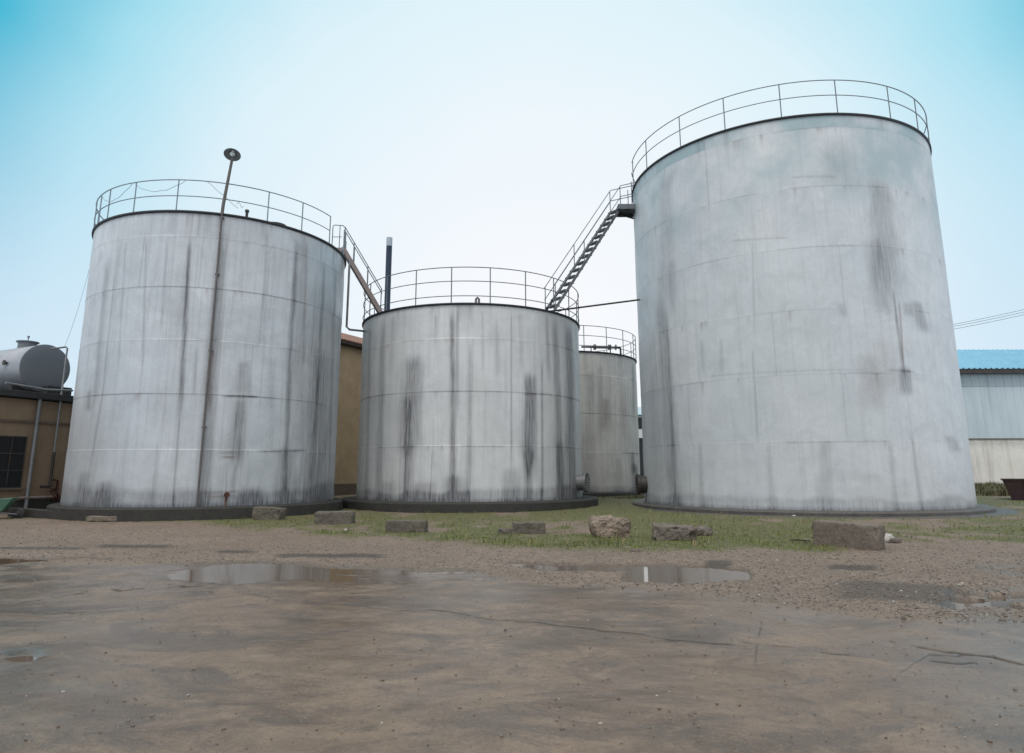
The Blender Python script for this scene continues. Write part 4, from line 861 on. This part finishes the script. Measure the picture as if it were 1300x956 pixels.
tag(np_mesh('grass_tufts', v, f3, grass_mat('tuft_blades', (.05, .07, .014), (.14, .16, .035), (.24, .18, .09), .28), None, False, {'tint': c3}), 'longer tufts standing out of the short grass in front of the tanks', 'grass', kind='stuff')
v, f3, c3 = scatter_grass(60000, 6, (0, 0), (.16, .42), lambda m, r, X, Y: (fbm(X*.7, Y*.7, 77, 3) > .30+r*.25), 2.0, world=(17.5, 36, 34.5, 49.3))
tag(np_mesh('tall_grass', v, f3, grass_mat('tall_grass_blades', (.03, .042, .012), (.07, .075, .025), (.20, .16, .09), .34), None, False, {'tint': c3}), 'tall rough grass along the foot of the white warehouse wall', 'grass', kind='stuff')
v, f3, c3 = scatter_grass(26000, 8, (0, 0), (.04, .14), lambda m, r, X, Y: (fbm(X*.9, Y*.9, 78, 3) > .36+r*.22), 1.6, world=(-2, 9, 33, 46))
tag(np_mesh('rough_grass', v, f3, grass_mat('rough_grass_blades', (.03, .042, .012), (.08, .09, .028), (.18, .14, .08), .3), None, False, {'tint': c3}), 'rough grass on the strip of ground leading to the small far tank', 'grass', kind='stuff')

# ------------------------------------------------------------------ blocks and rubble along the yard edge
def rock_mesh(name, dims, seed, mat, kind='block', amp=.04, sub=26, chips=.0, zsink=.05, parent=None):
    nx_, ny_, nz_ = [max(6, int(sub*d/max(dims))) for d in dims]; vs = []; fs = []; idx = {}
    def vid(i, j, k):
        key = (i, j, k)
        if key not in idx: idx[key] = len(vs); vs.append((i/nx_-.5, j/ny_-.5, k/nz_-.5))
        return idx[key]
    for i in range(nx_):
        for j in range(ny_):
            fs.append((vid(i, j, 0), vid(i, j+1, 0), vid(i+1, j+1, 0), vid(i+1, j, 0))); fs.append((vid(i, j, nz_), vid(i+1, j, nz_), vid(i+1, j+1, nz_), vid(i, j+1, nz_)))
    for i in range(nx_):
        for k in range(nz_):
            fs.append((vid(i, 0, k), vid(i+1, 0, k), vid(i+1, 0, k+1), vid(i, 0, k+1))); fs.append((vid(i, ny_, k), vid(i, ny_, k+1), vid(i+1, ny_, k+1), vid(i+1, ny_, k)))
    for j in range(ny_):
        for k in range(nz_):
            fs.append((vid(0, j, k), vid(0, j, k+1), vid(0, j+1, k+1), vid(0, j+1, k))); fs.append((vid(nx_, j, k), vid(nx_, j+1, k), vid(nx_, j+1, k+1), vid(nx_, j, k+1)))
    v = np.array(vs); q = v*2
    if kind == 'rock':
        r_ = np.linalg.norm(q, axis=1, keepdims=True); sph = q/r_; q = q*.25+sph*.75
    else:
        e = np.abs(q); rr_ = .06
        # slightly rounded edges
        k3 = np.sort(e, axis=1)[:, 1:2]; q = q*(1-rr_*.5*np.clip((k3-.9)/.1, 0, 1))
    D = np.array(dims)/2; w = q*D
    n_ = w/np.linalg.norm(w/D, axis=1, keepdims=True)
    def n3d(s, o): return (fbm(w[:, 0]*s+seed*3, w[:, 1]*s+w[:, 2]*s*1.3, seed, o)+fbm(w[:, 2]*s*1.2+seed, w[:, 0]*s-w[:, 1]*s, seed+5, o))/2-.5
    disp = amp*(n3d(4, 3)*1.6+n3d(14, 3)*.8)
    w = w*(1+disp[:, None]/np.array([max(D[0], .1), max(D[1], .1), max(D[2], .1)]))
    if chips:
        cr_ = n3d(3.2, 2); edge = np.clip((np.sort(np.abs(q), axis=1)[:, 1]-.55)/.45, 0, 1); w *= (1-chips*edge*np.clip(cr_*5, 0, 1))[:, None]
    if kind == 'rock':
        fac = np.round(n3d(3, 2)*9)/9; w *= (1+.35*fac)[:, None]
    w[:, 2] += D[2]-zsink
    me = bpy.data.meshes.new(name); me.from_pydata([tuple(x) for x in w], [], fs); me.materials.append(mat)
    o = bpy.data.objects.new(name, me); col.objects.link(o); o.parent = parent; return o
def place(o, x, y, rz, label, cat, tilt=(0, 0), group=None, dz=0):
    P_ = on_z(x, y, 0.03); o.location = (P_.x, P_.y, gh(P_.x, P_.y)+dz); o.rotation_euler = (tilt[0], tilt[1], rz); return tag(o, label, cat, group)
BG = 'concrete blocks lining the yard edge'
place(rock_mesh('concrete_slab', (.98, .7, .16), 1, M['block_big'], amp=.03, chips=.2, zsink=.0), 136, 662, .12, 'thin brown concrete slab lying flat, leftmost of the row', 'concrete slab', (0, 0), BG)
place(rock_mesh('concrete_block', (.92, .5, .42), 2, M['block'], amp=.05, chips=.3), 341, 660.5, -.18, 'weathered concrete block tilted slightly, second in the row from the left', 'concrete block', (0, .07), BG)
place(rock_mesh('concrete_block', (1.08, .62, .40), 3, M['block'], amp=.03, chips=.12), 425, 665.5, .06, 'dark mossy concrete block in front of the gap between left and middle tanks', 'concrete block', (0, 0), BG)
place(rock_mesh('concrete_block', (.98, .5, .31), 4, M['block'], amp=.03, chips=.12), 516.5, 676.5, -.04, 'low striped concrete block in front of the middle tank, left of the stepped one', 'concrete block', (0, 0), BG)
b5 = thing('concrete_block', 'broken stepped concrete block left of the pale boulder', 'concrete block', on_z(664, 678.5, .03), .1, BG)
o_ = rock_mesh('upper_chunk', (.76, .42, .34), 5, M['block'], amp=.04, chips=.3, parent=b5); o_.location = (.14, 0, 0)
o_ = rock_mesh('lower_step', (.45, .42, .19), 6, M['block'], amp=.05, chips=.3, parent=b5); o_.location = (-.36, .02, 0)
place(rock_mesh('boulder', (1.02, .7, .52), 17, M['rubble'], 'rock', .10, 40), 775, 682.5, .2, 'pale jagged boulder of broken concrete on the grass', 'boulder')
place(rock_mesh('rubble_slab', (.92, .62, .34), 9, M['rubble_grey'], 'block', .07, 34, .45), 856, 686, -.12, 'dark broken slab with a flat grey top right of the pale boulder', 'rubble', (.03, .04))
place(rock_mesh('rubble_piece', (.55, .4, .24), 10, M['rubble_grey'], 'rock', .08, 24), 893, 681, .4, 'small crumbled lump touching the right end of the broken slab', 'rubble')
place(rock_mesh('concrete_block', (1.22, .46, .52), 12, M['block_big'], amp=.018, chips=.09, sub=40), 1078, 695.5, -.80, 'largest rectangular concrete block, in front of the tallest tank', 'concrete block', (0, .03), BG)
place(rock_mesh('stone', (.36, .26, .2), 13, M['stone_pale'], 'rock', .05, 18), 1124, 689, .3, 'pale stone close behind the right end of the largest block', 'stone')
place(rock_mesh('stone', (.3, .24, .15), 14, M['rubble_grey'], 'rock', .05, 16), 1137, 690, .9, 'small grey stone to the right of the pale stone by the largest block', 'stone')
place(rock_mesh('stone', (.2, .15, .1), 15, M['rubble'], 'rock', .04, 14), 1057, 711, .3, 'small pinkish stone in front of the largest block', 'stone')
place(rock_mesh('stone', (.12, .1, .09), 16, M['stone_pale'], 'rock', .03, 12), 438.5, 674.5, .3, 'tiny whitish stone in front of the dark mossy block', 'stone')
place(rock_mesh('stone', (.24, .18, .1), 18, M['block_big'], 'rock', .04, 12), 806, 701, .3, 'flat brown stone below and right of the pale boulder', 'stone')
place(rock_mesh('stone', (.16, .14, .1), 19, M['stone_pale'], 'rock', .03, 12), 1008, 656.5, .3, 'whitish stone at the foot of the right tank foundation', 'stone')
for x, y, rz, L_, lab in ((1016, 688, -.7, .42, 'short dark stick on the grass left of the largest block'), (1040, 684.5, -.15, .3, 'dark twig poking out from behind the largest block')):
    P_ = on_z(x, y, .06); b = MB(); b.tube([(-L_/2, 0, 0), (-.05, .01, .02), (L_/2, 0, .01)], [.012, .016, .010], 6); o = b.build('stick', M['twig']); o.location = (P_.x, P_.y, gh(P_.x, P_.y)+.03); o.rotation_euler = (0, 0, rz); tag(o, lab, 'stick')

# ------------------------------------------------------------------ sky and light
w = bpy.data.worlds.new('World'); sc.world = w; w.use_nodes = True; T = w.node_tree; T.nodes.clear()
def N(t_, **k):
    x = T.nodes.new(t_)
    for a_, b_ in k.items(): setattr(x, a_, b_)
    return x
SUN_EL, SUN_AZ = math.radians(62), math.radians(200)       # sun stands behind the camera, high, hidden by thin cloud
sky = N('ShaderNodeTexSky', sky_type='NISHITA'); sky.sun_disc = False; sky.sun_elevation = SUN_EL; sky.sun_rotation = SUN_AZ; sky.air_density = 1.0; sky.dust_density = 2.0
tc = N('ShaderNodeTexCoord'); D = Vector((.045, math.cos(math.radians(12)), math.sin(math.radians(12)))).normalized()
dt = N('ShaderNodeVectorMath', operation='DOT_PRODUCT'); T.links.new(tc.outputs['Generated'], dt.inputs[0]); dt.inputs[1].default_value = D
ac = N('ShaderNodeMath', operation='ARCCOSINE'); T.links.new(dt.outputs['Value'], ac.inputs[0])
nz = N('ShaderNodeTexNoise'); nz.inputs['Scale'].default_value = 1.6; nz.inputs['Detail'].default_value = 5; T.links.new(tc.outputs['Generated'], nz.inputs['Vector'])
ad = N('ShaderNodeMath', operation='MULTIPLY_ADD'); T.links.new(nz.outputs[0], ad.inputs[0]); ad.inputs[1].default_value = .20; T.links.new(ac.outputs[0], ad.inputs[2])
rp_ = N('ShaderNodeValToRGB'); cr_ = rp_.color_ramp
dv_ = N('ShaderNodeMath', operation='DIVIDE'); T.links.new(ad.outputs[0], dv_.inputs[0]); dv_.inputs[1].default_value = PI; T.links.new(dv_.outputs[0], rp_.inputs[0])
stops = [(0.06, (.88, .89, .915)), (.14, (.80, .87, .91)), (.195, (.68, .83, .895)), (.242, (.36, .69, .81)), (.280, (.03, .43, .61)), (.305, (.05, .45, .62)), (.345, (.7, .78, .84)), (.5, (.98, .985, 1.0)), (1.0, (1.0, 1.0, 1.0))]
while len(cr_.elements) < len(stops): cr_.elements.new(.5)
for e_, (p_, c_) in zip(cr_.elements, stops): e_.position = p_; e_.color = (*c_, 1)
# near the horizon the haze is pale blue, not cyan
sx = N('ShaderNodeSeparateXYZ'); T.links.new(tc.outputs['Generated'], sx.inputs[0])
mr = N('ShaderNodeMapRange'); T.links.new(sx.outputs[2], mr.inputs[0]); mr.inputs[1].default_value = .14; mr.inputs[2].default_value = .50; mr.inputs[3].default_value = .85; mr.inputs[4].default_value = 0
mx = N('ShaderNodeMix', data_type='RGBA'); T.links.new(mr.outputs[0], mx.inputs[0]); T.links.new(rp_.outputs[0], mx.inputs[6]); mx.inputs[7].default_value = (.66, .76, .87, 1)
ang_ok = N('ShaderNodeMapRange'); T.links.new(ad.outputs[0], ang_ok.inputs[0]); ang_ok.inputs[1].default_value = .30; ang_ok.inputs[2].default_value = .75
mm_ = N('ShaderNodeMath', operation='MULTIPLY'); T.links.new(mr.outputs[0], mm_.inputs[0]); T.links.new(ang_ok.outputs[0], mm_.inputs[1]); T.links.new(mm_.outputs[0], mx.inputs[0])
bg1 = N('ShaderNodeBackground'); T.links.new(sky.outputs[0], bg1.inputs[0]); bg1.inputs[1].default_value = 0.05
bg2 = N('ShaderNodeBackground'); T.links.new(mx.outputs[2], bg2.inputs[0]); bg2.inputs[1].default_value = .92
addn = N('ShaderNodeMixShader'); addn.inputs[0].default_value = .92; T.links.new(bg1.outputs[0], addn.inputs[1]); T.links.new(bg2.outputs[0], addn.inputs[2])
wo = N('ShaderNodeOutputWorld'); T.links.new(addn.outputs[0], wo.inputs[0])
su = bpy.data.lights.new('sun', 'SUN'); su.energy = 1.1; su.angle = math.radians(25); su.color = (1, .97, .93)
so = bpy.data.objects.new('sun', su); col.objects.link(so)
sd_ = Vector((math.sin(SUN_AZ)*math.cos(SUN_EL), math.cos(SUN_AZ)*math.cos(SUN_EL), math.sin(SUN_EL)))
so.rotation_euler = sd_.to_track_quat('Z', 'Y').to_euler(); so.location = sd_*60
vs_ = sc.view_settings; vs_.view_transform = 'Standard'; vs_.look = 'None'; vs_.exposure = .32; vs_.gamma = 1; vs_.use_curve_mapping = False
